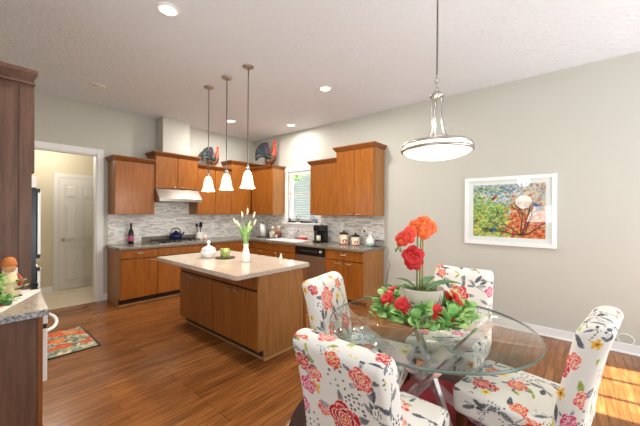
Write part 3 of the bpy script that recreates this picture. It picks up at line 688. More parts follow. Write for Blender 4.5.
# ------------------------------------------------------------------ painted fabric, painting and mat (colour per vertex of dense meshes)
def lin(h): return np.array(hexc(h)[:3])
class Painter:
    def __init__(s, P, base):
        s.P = np.asarray(P, float); s.c = np.tile(lin(base), (len(s.P), 1))
    def local(s, c, R, rot):
        d = s.P - np.asarray(c); i = np.where((np.abs(d[:, 0]) < R * 1.5) & (np.abs(d[:, 1]) < R * 1.5))[0]
        d = d[i]; ca, sa = math.cos(rot), math.sin(rot)
        return i, (d[:, 0] * ca + d[:, 1] * sa) / R, (-d[:, 0] * sa + d[:, 1] * ca) / R
    def put(s, i, m, col): s.c[i[m]] = lin(col) if isinstance(col, str) else col
    def peony(s, c, R, rot, pal, seed=0):
        i, x, y = s.local(c, R, rot); r = np.hypot(x, y); th = np.arctan2(y, x)
        for k, (rk, n) in enumerate(((1.0, 5), (.80, 6), (.60, 5), (.42, 4), (.24, 3))):
            ed = rk * (.80 + .20 * np.abs(np.cos(n * th / 2 + k * 1.3 + seed)))
            s.put(i, r < ed, pal[4] if k else pal[4]); s.put(i, r < ed - .05, pal[k % 4])
        s.put(i, r < .10, '#e8c55a')
    def cluster(s, c, R, rot, cols, seed):
        q = random.Random(seed)
        for k in range(46):
            a = q.random() * 6.28; rr = R * math.sqrt(q.random()); 
            i, x, y = s.local((c[0] + rr * math.cos(a), c[1] + rr * .8 * math.sin(a)), R * .13, 0)
            s.put(i, np.hypot(x, y) < 1, cols[k % len(cols)])
    def blossom(s, c, R, rot, col, mid):
        i, x, y = s.local(c, R, rot); r = np.hypot(x, y); th = np.arctan2(y, x)
        s.put(i, r < .45 + .55 * np.abs(np.cos(2.5 * th)), col); s.put(i, r < .28, mid)
    def leaf(s, c, R, rot, col, vein, w=.34, outline=None):
        i, x, y = s.local(c, R, rot); ed = w * (1 - x * x) * (1 + .25 * x)
        if outline: s.put(i, (np.abs(y) < ed + .07) & (np.abs(x) < 1), outline)
        s.put(i, (np.abs(y) < ed) & (np.abs(x) < .98), col); s.put(i, (np.abs(y) < .045) & (np.abs(x) < .9), vein)
    def stalk(s, c, R, rot, col, bend=.3, w=.035):
        i, x, y = s.local(c, R, rot); s.put(i, (np.abs(y - bend * x * x + bend * .4 * np.sin(3 * x)) < w) & (np.abs(x) < 1), col)
    def dots(s, c, R, seed, col='#43434a'):
        q = random.Random(seed)
        for a in range(-2, 3):
            for b_ in range(-2, 3):
                if a * a + b_ * b_ > 5 or q.random() < .15: continue
                p = (c[0] + R * (a + q.random() * .4) / 2, c[1] + R * (b_ + q.random() * .4) / 2)
                i, x, y = s.local(p, .0045 + .002 * q.random(), 0); s.put(i, np.hypot(x, y) < 1, col)

RED = ('#bb1a22', '#cf3438', '#a3141c', '#dc5450', '#f3cfc4'); COR = ('#dd5547', '#ea7b68', '#d24438', '#ee9583', '#f7ddd2'); PNK = ('#d23a67', '#e0668a', '#c22b58', '#ea8fa8', '#f5d5dc')
ORG = ('#e0482c', '#ea6d48', '#cf3320', '#f08b62', '#f7d6c2')
def fabric(P, seed, focus=()):
    pt = Painter(P, '#e6e1d9'); q = random.Random(seed)
    lo = P.min(0) - .05; hi = P.max(0) + .05; st = .090
    cells = [(x, y) for x in np.arange(lo[0], hi[0], st) for y in np.arange(lo[1], hi[1], st)]; q.shuffle(cells)
    work = []
    for (x, y) in cells:
        c = (x + q.uniform(-.03, .03), y + q.uniform(-.03, .03))
        if any(math.hypot(c[0] - f[0], c[1] - f[1]) < f[2] * 1.05 for f in focus): continue
        t = q.random(); rot = q.uniform(0, 6.28)
        if t < .30:
            pt.stalk(c, .075, rot, '#4a4a50', q.uniform(-.4, .4), .026)
            for k in range(3):
                a = rot + q.uniform(-1.0, 1.0) + (k % 2) * 3.14; col = q.choice(('#8d9093', '#7b7f83', '#5f636a', '#b4b6b4', '#e9e5dc'))
                pt.leaf((c[0] + .04 * math.cos(a), c[1] + .04 * math.sin(a)), q.uniform(.026, .04), a, col, '#44464c', q.uniform(.28, .42), '#3e4046' if col == '#e9e5dc' else None)
        elif t < .44:
            for k in range(2): 
                a = q.uniform(0, 6.28); pt.leaf((c[0] + .025 * math.cos(a), c[1] + .025 * math.sin(a)), .026, a, q.choice(('#b9c25a', '#9fb04e')), '#7f8c3a')
        elif t < .60: pt.blossom(c, q.uniform(.024, .034), rot, q.choice(('#e6c440', '#efd460', '#e9b23c')), '#8c6a2c')
        elif t < .68: pt.dots(c, .038, q.randint(0, 999))
        elif t < .80: work.append((c, q.uniform(.034, .052), rot, q.choice((COR, PNK, RED, ORG))))
        elif t < .88: pt.leaf(c, .045, rot, '#4a4e57', '#7d8188', .3)
    for c, R, rot, pal in work: pt.peony(c, R, rot, pal, rot)
    for (fx, fy, R, kind) in focus:
        if kind in 'rcpo': 
            for k in range(5):
                a = k * 1.26 + fx * 9; pt.leaf((fx + R * 1.05 * math.cos(a), fy + R * 1.05 * math.sin(a)), R * .5, a, q.choice(('#8d9093', '#b2b5b4', '#74777d')), '#5c5e64')
            pt.peony((fx, fy), R, fx * 7, {'r': RED, 'c': COR, 'p': PNK, 'o': ORG}[kind], fy * 5)
        elif kind == 'h': pt.cluster((fx, fy), R, 0, ('#e0584c', '#ea8373', '#d8453f', '#f0a596'), 5)
        elif kind == 'd': pt.dots((fx, fy), R, 11)
    return pt.c

def dense_box(h, rad, res, deform):
    """rounded box as a fine grid; returns verts, quads and a wrapped fabric coordinate per vertex"""
    V = []; UV = []; Q = []; off = 0; h = np.array(h, float); rad = np.array(rad, float)
    for ax in range(3):
        u, v = [(1, 2), (0, 2), (0, 1)][ax]
        for sg in (-1, 1):
            nu = max(2, int(2 * h[u] / res)); nv = max(2, int(2 * h[v] / res))
            A, B = np.meshgrid(np.linspace(-h[u], h[u], nu + 1), np.linspace(-h[v], h[v], nv + 1), indexing='ij')
            P = np.zeros((A.size, 3)); P[:, u] = A.ravel(); P[:, v] = B.ravel(); P[:, ax] = sg * h[ax]
            if ax == 1: uv = P[:, [0, 2]] + (0 if sg < 0 else 1) * np.array([1.3, 0])          # front / back
            elif ax == 0: uv = np.c_[sg * (h[0] + (P[:, 1] + h[1])), P[:, 2]]               # sides wrap on from the front
            else: uv = np.c_[P[:, 0], sg * (h[2] + P[:, 1] + h[1])]                         # top wraps on from the front
            k = np.arange((nu + 1) * (nv + 1)).reshape(nu + 1, nv + 1)
            q = np.stack([k[:-1, :-1], k[1:, :-1], k[1:, 1:], k[:-1, 1:]], -1).reshape(-1, 4)
            flip = (sg < 0) != (ax == 1)
            if flip: q = q[:, ::-1]
            V.append(P); UV.append(uv); Q.append(q + off); off += len(P)
    V = np.vstack(V); UV = np.vstack(UV); Q = np.vstack(Q)
    c = np.clip(V, -(h - rad), h - rad); d = (V - c) / rad; n = np.linalg.norm(d, axis=1, keepdims=True); n[n < 1e-9] = 1
    inf = np.abs(d).max(1, keepdims=True); V2 = c + rad * d / n * np.where(inf > 0, 1, 1)
    key = np.round(V2 / 1e-5).astype(np.int64); _, first, inv = np.unique(key, axis=0, return_index=True, return_inverse=True)
    inv = inv.ravel()
    return deform(V2[first]), inv[Q], UV[first]

def mesh_from(name, V, Q, cols, mat, smooth=True):
    me = bpy.data.meshes.new(name); me.from_pydata(V.tolist(), [], Q.tolist()); me.update()
    if smooth: me.polygons.foreach_set('use_smooth', np.ones(len(me.polygons), dtype=bool))
    paint_attr(me, cols); me.materials.append(mat)
    return me

def back_deform(V):
    z = V[:, 2]; t = np.clip((z + .31) / .62, 0, 1)
    W_ = V.copy(); thick = 1 + .22 * np.clip((t - .55) / .45, 0, 1) ** 2
    W_[:, 1] = V[:, 1] * thick + .015 + .12 * t ** 1.6; W_[:, 0] = V[:, 0] * (1 - .03 * t); W_[:, 2] = z + .31 + .33
    return W_
def seat_deform(V):
    W_ = V.copy(); W_[:, 2] = V[:, 2] + .395 + np.where(V[:, 2] > 0, .012 * (1 - (V[:, 0] / .245) ** 2) * (1 - (V[:, 1] / .25) ** 2), 0)
    return W_
def make_chair(label, seed, back_focus, seat_focus, loc, rot, sc=1.0, hz=1.0, sy=None):
    t = thing('dining_chair', label, 'chair', loc, 'floral dining chairs'); t['local_build'] = 1
    t.rotation_euler = (0, 0, rot); t.scale = (sc, sy or sc, hz)
    V, Q, UV = dense_box((.235, .058, .31), (.03, .055, .06), .0045, back_deform); V[:, 1] += .225
    link('backrest', mesh_from('backrest', V, Q, fabric(UV, seed, back_focus), M['fabric']), t)
    V, Q, UV = dense_box((.24, .255, .075), (.03, .04, .03), .005, seat_deform); V[:, 1] -= .04
    U2 = UV.copy()
    link('seat', mesh_from('seat', V, Q, fabric(U2, seed + 50, seat_focus), M['fabric']), t)
    for sx in (-1, 1):
        for sy, y in ((-1, -.25), (1, .19)):
            b = MB(); a = .018
            b.hexa([(sx * .195 - a, y - a + sy * .02, 0), (sx * .195 + a, y - a + sy * .02, 0), (sx * .195 + a, y + a + sy * .02, 0), (sx * .195 - a, y + a + sy * .02, 0)],
                   [(sx * .195 - .026, y - .026, .325), (sx * .195 + .026, y - .026, .325), (sx * .195 + .026, y + .026, .325), (sx * .195 - .026, y + .026, .325)])
            b.build('leg', M['leg'], t)
    return t
# uv of the backrest front: x, z about the middle; its outer face lies 1.3 further along x; seat top: y offset by .33
make_chair('floral upholstered dining chair between the glass table and the kitchen island', 4, ((-.10, .17, .09, 'c'), (.12, -.05, .075, 'r'), (.10, .24, .04, 'o')), ((0, .35, .05, 'r'),), (1.785, 1.09, .0126), math.radians(10), .955, .955)
make_chair('floral upholstered dining chair seen from behind, nearest the camera', 9, ((1.3 - .02, .0, .085, 'r'), (1.3 + .17, .19, .045, 'r'), (1.3 - .13, .22, .055, 'c'), (1.3 - .05, .17, .07, 'd'), (1.3 + .18, -.1, .05, 'd')), ((0, .26, .09, 'h'),), (1.235, .665, .0126), math.radians(90), .93, .945)
make_chair('floral upholstered dining chair by the bare wall, behind the orchid', 15, ((0, .10, .075, 'r'), (-.16, .26, .04, 'o'), (.1, -.1, .05, 'd')), ((.05, .4, .05, 'p'),), (2.41, .72, .0126), math.radians(-90), 1.0, .96)
make_chair('floral upholstered dining chair with its side to the camera at the right', 22, ((-.2, .1, .045, 'o'), (-.30, .05, .03, 'p'), (.3, -.12, .04, 'p')), ((.0, .35, .055, 'o'), (.12, .20, .055, 'r'), (-.14, .35, .05, 'd')), (1.885, .205, .0126), math.radians(180 - 9), .97, .98, .88)

# ------------------------------------------------------------------ round rug and glass table
tx, ty, tz, tr_ = 1.86, .70, .715, .597
rg = thing('round_rug', 'round dark red shag rug with brown border under the glass table', 'rug', (tx, ty, 0))
MB().lathe([(0, .0), (.86, .0), (.86, .008), (.70, .009), (0, .009)], (tx, ty, 0), 72).build('brown_border', plain('rug_border', '#3a2118', .95, bump=.5, bscale=150, var=.3, vscale=60), rg)
def shag():
    m, t, b = nmat('red_shag'); N = t.nodes; L = t.links; tc = N.new('ShaderNodeTexCoord')
    w = N.new('ShaderNodeTexWave'); w.inputs['Scale'].default_value = 14; w.inputs['Distortion'].default_value = 5; w.inputs['Detail'].default_value = 2; w.inputs['Detail Scale'].default_value = 6
    L.new(tc.outputs['Object'], w.inputs['Vector'])
    r = N.new('ShaderNodeValToRGB'); e = r.color_ramp.elements; e[0].color = hexc('#520a12'); e[1].color = hexc('#b8222e'); e[0].position = .25
    L.new(w.outputs['Fac'], r.inputs[0]); L.new(r.outputs[0], b.inputs['Base Color']); b.inputs['Roughness'].default_value = .95
    bp = N.new('ShaderNodeBump'); bp.inputs['Strength'].default_value = .8; bp.inputs['Distance'].default_value = .01; L.new(w.outputs['Fac'], bp.inputs['Height']); L.new(bp.outputs[0], b.inputs['Normal'])
    return m
MB().lathe([(0, .0091), (.71, .0091), (.716, .011), (.71, .0125), (0, .0125)], (tx, ty, 0), 72).build('red_pile', shag(), rg)
tb = thing('dining_table', 'round glass dining table on crossed polished steel bars', 'table', (tx, ty, 0))
MB().lathe([(0, tz - .016), (tr_ - .004, tz - .016), (tr_ - .004, tz), (0, tz)], (tx, ty, 0), 96).build('glass_top', M['glass'], tb)
MB().lathe([(tr_ - .0038, tz - .016), (tr_, tz - .014), (tr_ + .001, tz - .008), (tr_, tz - .002), (tr_ - .0038, tz)], (tx, ty, 0), 96).build('glass_edge', M['glass_edge'], tb, fix=False)
def bar(ang, R, off, flip):
    d = Vector((math.cos(ang), math.sin(ang), 0)); n = Vector((-d.y, d.x, 0)); s_ = -1 if flip else 1; z0, z1 = .013, tz - .0165
    c0 = Vector((tx, ty, z0)) + d * R * s_ + n * off; c1 = Vector((tx, ty, z1)) - d * R * s_ + n * off
    w = .045; t = .012
    b = MB(); b.hexa([c0 - d * w - n * t, c0 + d * w - n * t, c0 + d * w + n * t, c0 - d * w + n * t], [c1 - d * w - n * t, c1 + d * w - n * t, c1 + d * w + n * t, c1 - d * w + n * t])
    b.build('crossed_bar', M['bar'], tb)
aa = math.radians(-42)
bar(aa, .42, .016, False); bar(aa, .42, -.016, True); bar(aa + 1.571, .34, .05, False); bar(aa + 1.571, .34, -.05, True)

# ------------------------------------------------------------------ orchid and wreath on the table
wx, wy = 1.91, .75
RT = Vector((math.cos(_yaw), -math.sin(_yaw), 0)); TOC = Vector((-math.sin(_yaw), -math.cos(_yaw), 0))   # picture right, towards camera: only to shape the spray
orc = thing('potted_orchid', 'orange-red orchid in a round white pot painted with dark twigs', 'plant', (wx, wy, tz))
def lathe_grid(prof, seg, c):
    prof = np.array(prof); d = np.r_[0, np.cumsum(np.hypot(*np.diff(prof, axis=0).T))]; s = np.linspace(0, d[-1], max(3, int(d[-1] / .004)))
    r = np.interp(s, d, prof[:, 0]); z = np.interp(s, d, prof[:, 1]); th = np.arange(seg) * 2 * math.pi / seg
    V = np.stack([c[0] + r[:, None] * np.cos(th), c[1] + r[:, None] * np.sin(th), np.broadcast_to(c[2] + z[:, None], (len(s), seg))], -1).reshape(-1, 3)
    k = np.arange(len(s) * seg).reshape(len(s), seg); kn = np.roll(k, -1, 1)
    Q = np.stack([k[:-1], kn[:-1], kn[1:], k[1:]], -1).reshape(-1, 4); UV = np.stack([np.broadcast_to(th * .125, (len(s), seg)), np.broadcast_to(z[:, None], (len(s), seg))], -1).reshape(-1, 2)
    return V, Q, UV
V, Q, UV = lathe_grid([(0.10, 0), (.118, .05), (.128, .12), (.135, .2), (.125, .2), (.118, .17)], 160, (wx, wy, tz))
pt = Painter(UV, '#d2c8b9'); q = random.Random(8)
for k in range(14):
    c = (k * .058 + .02, .1 + q.uniform(-.03, .05)); a = q.uniform(.5, 2.4); pt.stalk(c, .06, a, '#4b3f38', q.uniform(-.4, .4), .05); pt.leaf((c[0] + .02, c[1] + .02), .02, a + .8, '#8a8f80', '#5a5a50')
link('pot', mesh_from('pot', V, Q, pt.c, M['paint']), orc)
MB().lathe([(0, .17), (.118, .17)], (wx, wy, tz), 40).build('moss', plain('moss', '#55602f', .9, bump=.8, bscale=120, var=.4, vscale=60), orc, fix=False)
P0 = Vector((wx, wy, tz))
lv = [(-.07, .02, -1, .10, .14, .06), (.03, .03, 1, .13, .22, .10), (.02, -.05, .5, .10, .16, .07), (-.05, -.04, -.6, .12, .14, .06)]
for (r0, f0, dr, up, L_, w_) in lv:
    base = P0 + Vector((0, 0, .175)) + RT * r0 * .5 + TOC * f0
    b = MB(); b.petal(base, RT * dr + TOC * f0 * 6 + Vector((0, 0, up * 3)), (0, 0, 1), L_, w_, .35, 6); b.build('leaf', M['green_d'], orc, fix=False, solid=.003)
for (r0, m_, top) in ((-.03, 'stem', .60), (.005, 'bamboo', .60)):
    b = MB(); b.tube([P0 + RT * r0 + Vector((0, 0, .17)), P0 + RT * (r0 + .004) + Vector((0, 0, top))], .006, 8); b.build('stake', M[m_], orc)
b = MB(); b.tube([P0 + RT * (-.012) + Vector((0, 0, .17)), P0 + RT * (-.008) + Vector((0, 0, .45)), P0 + RT * .0 + Vector((0, 0, .575)), P0 + RT * -.05 + TOC * .03 + Vector((0, 0, .60)), P0 + RT * -.11 + TOC * .05 + Vector((0, 0, .54)), P0 + RT * -.15 + TOC * .05 + Vector((0, 0, .48))], .0045, 8); b.build('stem', M['stem'], orc)
def bloom(c, R, face, mt, parent, name='blossom', seed=0, mid='yellow', n=5, layers=2):
    b = MB(); b.mat(M[mt]); q = random.Random(seed); fn = Vector(face).normalized(); a = fn.orthogonal().normalized(); e = fn.cross(a)
    for l_ in range(layers):
        for k in range(n):
            t = 2 * math.pi * (k + .5 * l_) / n + q.uniform(-.15, .15)
            d = a * math.cos(t) + e * math.sin(t) + fn * (.25 + .35 * l_); b.petal(c + fn * .004 * l_, d, fn, R * (1 - .22 * l_) * q.uniform(.9, 1.1), R * 1.02, .35, 4, True)
    b.mat(M[mid]); b.ball(c + fn * R * .16, R * .15, 8)
    return b.build(name, None, parent, fix=False, solid=.002)
def PP(r, f, z): return P0 + RT * r + TOC * f + Vector((0, 0, z))
for i, (r, f_, z, R, mt) in enumerate(((-.045, .04, .585, .055, 'orange'), (.0, .04, .61, .05, 'orange'), (.035, .02, .58, .055, 'orange'), (-.01, .05, .555, .05, 'orange'), (-.105, .06, .53, .055, 'coral'), (-.14, .05, .505, .045, 'coral'), (-.085, .05, .555, .04, 'orange'), (-.066, .05, .40, .075, 'red'), (-.072, .055, .37, .055, 'red'))):
    bloom(PP(r, f_, z), R, TOC + RT * (r * 5) + Vector((0, 0, .1)), mt, orc, 'blossom', i, 'yellow', 6 if mt == 'orange' else 5, 2)
for (r, z) in ((-.165, .455), (-.178, .44), (-.15, .44)): MB().ball(PP(r, .05, z), (.008, .008, .013), 8).build('bud', M['stem'], orc)
wr = thing('leaf_wreath', 'ring of green leaves and red flowers around the orchid pot', 'wreath', (wx, wy, tz))
q = random.Random(5); b = MB()
for k in range(300):
    a = q.uniform(0, 6.283); rr = .24 + q.gauss(0, .035); h_ = .012 + abs(q.gauss(0, .05)); h_ = min(h_, .13)
    c = Vector((wx + rr * math.cos(a), wy + rr * math.sin(a), tz + h_)); o_ = Vector((math.cos(a), math.sin(a), 0)) * q.uniform(-.4, 1.0) + Vector((q.gauss(0, .6), q.gauss(0, .6), q.uniform(0, 1.0)))
    b.mat(M[('green', 'green_l', 'green_l', 'green')[k % 4]]); s_ = q.uniform(.75, 1.25)
    b.petal(c, o_, (q.gauss(0, .4), q.gauss(0, .4), 1), .062 * s_, .056 * s_, .3, 4, True)
b.build('foliage', None, wr, fix=False, solid=.0012)['kind'] = 'stuff'
b = MB(); b.tube([(wx + .21 * math.cos(a), wy + .21 * math.sin(a), tz + .014) for a in [k * math.pi / 16 for k in range(33)]], .012, 8); b.build('twig_ring', plain('twig', '#6a4a2e', .8), wr)
for i, (a, z_, R) in enumerate(((.1, .10, .05), (.75, .12, .05), (2.3, .12, .055), (3.0, .12, .05), (-.45, .11, .055), (-1.1, .09, .05), (-2.05, .06, .04), (3.9, .10, .05), (1.5, .12, .05), (-.8, .12, .055))):
    d = Vector((math.cos(a), math.sin(a), 0)); bloom(Vector((wx, wy, tz + z_)) + d * .215, R, d + TOC * .7 + Vector((0, 0, .7)), 'red', wr, 'red_flower', 40 + i, 'red', 6, 3)

# ------------------------------------------------------------------ painting on the right wall
def panel_mesh(f2, u0, u1, v0, v1, res, cols_fn, name, mat):
    nu = int((u1 - u0) / res); nv = int((v1 - v0) / res); A, B = np.meshgrid(np.linspace(0, 1, nu + 1), np.linspace(0, 1, nv + 1), indexing='ij')
    UVn = np.c_[A.ravel(), B.ravel()]; V = f2(u0 + UVn[:, 0] * (u1 - u0), v0 + UVn[:, 1] * (v1 - v0)); k = np.arange(A.size).reshape(nu + 1, nv + 1)
    Q = np.stack([k[:-1, :-1], k[1:, :-1], k[1:, 1:], k[:-1, 1:]], -1).reshape(-1, 4)
    return mesh_from(name, V, Q, cols_fn(UVn), mat, False)
def art(U):
    x = U[:, 0]; y = U[:, 1]; n = len(x); rs = np.random.RandomState(4)
    pt = Painter(np.c_[x * 1.15, y], '#d8d0c0'); X = x * 1.15
    # broad colour zones of the picture, in dabs
    for k in range(3600):
        cx, cy = rs.rand() * 1.15, rs.rand(); u = cx / 1.15
        wts = dict(sky=max(0, cy - .55) * 2.2 * (1 - .3 * u), green=max(0, .62 - u) * 1.7 * max(.15, 1 - abs(cy - .45) * 1.3), red=max(0, u - .38) * 2.2 * max(.05, .85 - cy), peach=max(0, u - .5) * 1.8 * cy, yel=.35 * max(0, .75 - u) * max(.1, .7 - cy))
        ks = list(wts); w = np.array([wts[a] for a in ks]) + 1e-4; kd = ks[rs.choice(len(ks), p=w / w.sum())]
        pal = dict(sky=('#8ba3b4', '#b9c6c9', '#6f8aa4', '#d7dad3'), green=('#9fbf4a', '#7fa544', '#c5d36a', '#5d8f58'), red=('#d2542c', '#c43a25', '#e2783a', '#e8913f'), peach=('#e6b989', '#e9cda6', '#d9a070', '#d3c3ab'), yel=('#e9cf4e', '#e4b53a', '#eadf86'))[kd]
        i, a, b_ = pt.local((cx, cy), .012 + .022 * rs.rand(), rs.rand() * 3.14); pt.put(i, (a * a + 2.2 * b_ * b_) < 1, pal[rs.randint(len(pal))])
    q = random.Random(2)
    def branch(p, ang, L, w, d):
        m = 7
        for s_ in range(m):
            p2 = (p[0] + L / m * math.cos(ang), p[1] + L / m * math.sin(ang)); c = ((p[0] + p2[0]) / 2, (p[1] + p2[1]) / 2); R = L / m
            i, a, b_ = pt.local(c, R, ang); pt.put(i, (np.abs(a) < .6) & (np.abs(b_) * R < w), '#4a2c26'); p = p2; ang += q.uniform(-.22, .22)
        if d:
            for s_ in range(3): branch(p, ang + q.uniform(-.8, .8), L * .68, w * .62, d - 1)
    for a in (2.75, 2.25, 1.75, 1.3, .85, .45): branch((.80, .04), a, .27, .011, 3)
    for k in range(150):
        i, a, b_ = pt.local((q.random() * 1.15, .80 + .2 * q.random() ** .6), .006, 0); pt.put(i, np.hypot(a, b_) < 1, '#3c4650')
    def bird(c, s_, body, wing, fl):
        i, a, b_ = pt.local(c, s_, .9 * fl); pt.put(i, (a * a + 4 * b_ * b_) < .6, body); i, a, b_ = pt.local((c[0] - .2 * s_ * fl, c[1]), s_ * .8, .7 * fl); pt.put(i, (a * a + 7 * b_ * b_) < .6, wing)
        i, a, b_ = pt.local((c[0] + .45 * s_ * fl, c[1] + .55 * s_), s_ * .3, 0); pt.put(i, np.hypot(a, b_) < 1, body)
    for c, s_, bo, wi, fl in (((.36, .74), .07, '#c8432c', '#7e2b22', 1), ((1.03, .58), .08, '#3f6f9a', '#2c4a6b', -1), ((.34, .12), .075, '#3b78a8', '#27466a', 1), ((.2, .75), .06, '#d9cfae', '#8f6b4a', 1), ((.6, .45), .06, '#cfd8d8', '#7b99a8', 1), ((.06, .3), .05, '#b8442c', '#7b3020', 1), ((.2, .55), .05, '#d9b36a', '#a5723c', -1), ((1.05, .28), .05, '#e5b5a0', '#b06a50', 1), ((.95, .88), .05, '#e8dcc4', '#b89a78', -1)): bird(c, s_, bo, wi, fl)
    return pt.c
pc = thing('framed_painting', 'colourful painting of birds in a tree in a wide white frame on the right wall', 'painting', (XR, .62, .99))
PY0, PY1, PZ0, PZ1 = .145, 1.095, 1.00, 1.84
b = MB(); fw = .045
for (u0, u1, v0, v1) in ((PY0, PY0 + fw, PZ0, PZ1), (PY1 - fw, PY1, PZ0, PZ1), (PY0 + fw, PY1 - fw, PZ0, PZ0 + fw), (PY0 + fw, PY1 - fw, PZ1 - fw, PZ1)): b.box((XR - .04, u0, v0), (XR - .001, u1, v1), .003)
b.build('frame', M['white'], pc)
MB().box((XR - .022, PY0 + fw, PZ0 + fw), (XR - .002, PY1 - fw, PZ1 - fw)).build('mat_board', plain('mat_board', '#f4f3ef', .8), pc)
AY0, AY1, AZ0, AZ1 = .245, .995, 1.10, 1.745
me = panel_mesh(lambda u, v: np.c_[np.full_like(u, XR - .0235), AY1 + AY0 - u, v], AY0, AY1, AZ0, AZ1, .0045, art, 'picture', M['paint']); link('picture', me, pc)
MB().box((XR - .030, PY0 + fw, PZ0 + fw), (XR - .0285, PY1 - fw, PZ1 - fw)).build('glazing', M['pane'], pc)

# ------------------------------------------------------------------ kitchen mat
def matcols(U):
    P = np.c_[U[:, 0] * .58, U[:, 1] * .79]; pt = Painter(P, '#8b8a78'); rs = np.random.RandomState(9)
    for k in range(500):
        i, a, b_ = pt.local((rs.rand() * .58, rs.rand() * .79), .02 + .03 * rs.rand(), rs.rand() * 3); pt.put(i, a * a + 6 * b_ * b_ < 1, ('#6f8a5c', '#c9c3a4', '#57764d', '#9aa588', '#d8cfb0', '#6b6a66', '#a9a78f')[rs.randint(7)])
    for k in range(24):
        c = (rs.rand() * .58, rs.rand() * .79); pt.peony(c, .045 + .04 * rs.rand(), rs.rand() * 6, (('#e0452a', '#ee7b3c', '#c92c20', '#f09a4a', '#d8402a') if k % 3 else ('#ef8a3e', '#f3a45c', '#e2572d', '#f6c36a', '#e8733a')), k)
    e = (P[:, 0] < .016) | (P[:, 0] > .564) | (P[:, 1] < .016) | (P[:, 1] > .774); pt.c[e] = lin('#22201c'); return pt.c
km = thing('kitchen_mat', 'poppy-patterned kitchen mat with black edge on the wood floor', 'mat', (.635, 4.11, 0))
MB().box((.35, 3.725, 0), (.925, 4.51, .008)).build('backing', M['black'], km)
link('printed_top', panel_mesh(lambda u, v: np.c_[u, v, np.full_like(u, .0085)], .35, .925, 3.725, 4.51, .006, matcols, 'printed_top', M['paint']), km)

# ------------------------------------------------------------------ roosters on the wall cabinets
def rooster(loc, rz, H, label):
    t = thing('rooster_figurine', label, 'figurine', loc, 'roosters on the cabinets'); t['local_build'] = 1; t.rotation_euler = (0, 0, rz); t.scale = (.78, .9, 1); s = H
    body = plain('rooster_body', '#5a3018', .45, var=.5, vscale=30) if 'rooster_body' not in bpy.data.materials else bpy.data.materials['rooster_body']
    neck = plain('rooster_neck', '#c8421f', .45, var=.5, vscale=40) if 'rooster_neck' not in bpy.data.materials else bpy.data.materials['rooster_neck']
    tail = plain('rooster_tail', '#16302c', .35, var=.7, vscale=25) if 'rooster_tail' not in bpy.data.materials else bpy.data.materials['rooster_tail']
    tail2 = plain('rooster_feather', '#4b2a4a', .4, var=.6, vscale=30) if 'rooster_feather' not in bpy.data.materials else bpy.data.materials['rooster_feather']
    red = M['red']
    b = MB(); prof = [(-.14, .40, .05), (-.10, .36, .10), (-.03, .33, .135), (.06, .34, .135), (.13, .40, .13), (.17, .50, .115), (.185, .61, .09), (.19, .70, .07), (.20, .78, .055), (.215, .84, .035)]
    q = [Vector((x * s, 0, z * s)) for x, z, _ in prof]; rings = []
    for i, p in enumerate(q):
        d = (q[min(i + 1, len(q) - 1)] - q[max(i - 1, 0)]).normalized(); n = Vector((-d.z, 0, d.x)); r = prof[i][2] * s
        rings.append([b.bm.verts.new(p + n * r * math.cos(a) + Vector((0, .7 * r * math.sin(a), 0))) for a in [k * math.pi / 8 for k in range(16)]])
    b.mat(body)
    for i, (A, B) in enumerate(zip(rings, rings[1:])):
        b.mat(body if i < 5 else neck)
        for k in range(16): b.face([A[k], A[(k + 1) % 16], B[(k + 1) % 16], B[k]], True)
    b.face(rings[0][::-1]); b.face(rings[-1]); b.build('body', None, t)
    b = MB()
    for i in range(13):
        u0_ = i / 12; a = math.radians(158 - 84 * u0_); y = (i % 3 - 1) * .03; L0 = .50 - .10 * abs(u0_ - .45)
        fine = []
        for k in range(11):
            w = k / 10; ang = a + (1.25 - .5 * u0_) * w * w; base = Vector((-.08, y * .3, .42))
            prev = base if k == 0 else fine[-1] / s
            fine.append((prev + Vector((math.cos(ang), (y - 0) * .25, math.sin(ang))) * (L0 / 10 if k else 0)) * s)
        b.mat(tail2 if i % 4 == 1 else (tail2 if i == 12 else tail)); b.tube(fine, .026 * s, 8, .05 * s)
        b.ball(fine[-1], .05 * s, 8)
    b.build('tail', None, t)
    MB().petal(Vector((.10, -.085, .42)) * s, (-1, -.1, .28), (0, -1, 0), .24 * s, .16 * s, .15, 6).build('wing', tail, t, fix=False, solid=.012 * s)
    MB().petal(Vector((.10, .085, .42)) * s, (-1, .1, .28), (0, 1, 0), .24 * s, .16 * s, .15, 6).build('wing', tail, t, fix=False, solid=.012 * s)
    b = MB(); b.prism([Vector((x, -.008, z)) * s for x, z in ((.15, .84), (.15, .92), (.175, .90), (.19, .97), (.21, .92), (.235, .985), (.25, .91), (.28, .93), (.265, .85), (.22, .82))], (0, .016 * s, 0)); b.build('comb', red, t)
    b = MB(); b.ball(Vector((.25, 0, .77)) * s, (.02 * s, .012 * s, .045 * s), 10); b.build('wattle', red, t)
    b = MB(); b.lathe([(0, 0), (.022 * s, 0), (0, .07 * s)], Vector((.245, 0, .845)) * s, 8, (1, 0, -.15)); b.build('beak', M['yellow'], t)
    for y in (-.045, .045):
        b = MB(); b.tube([Vector((.03, y, .34)) * s, Vector((.0, y, .24)) * s, Vector((.02, y, .165)) * s], .017 * s, 8)
        for a in (-.6, 0, .6, 3.14): b.tube([Vector((.02, y, .154)) * s, Vector((.02 + .085 * math.cos(a), y + .05 * math.sin(a), .150)) * s], .010 * s, 6)
        b.build('leg', M['yellow'], t)
    return t
rooster((3.16, 5.40, 2.2505 - .14 * .52), math.radians(-12), .52, 'smaller dark rooster figurine on the back wall cabinet')
rooster((4.10, 4.84, 2.3155 - .14 * .68), math.radians(-50), .68, 'larger bright rooster figurine on the cabinet left of the window')

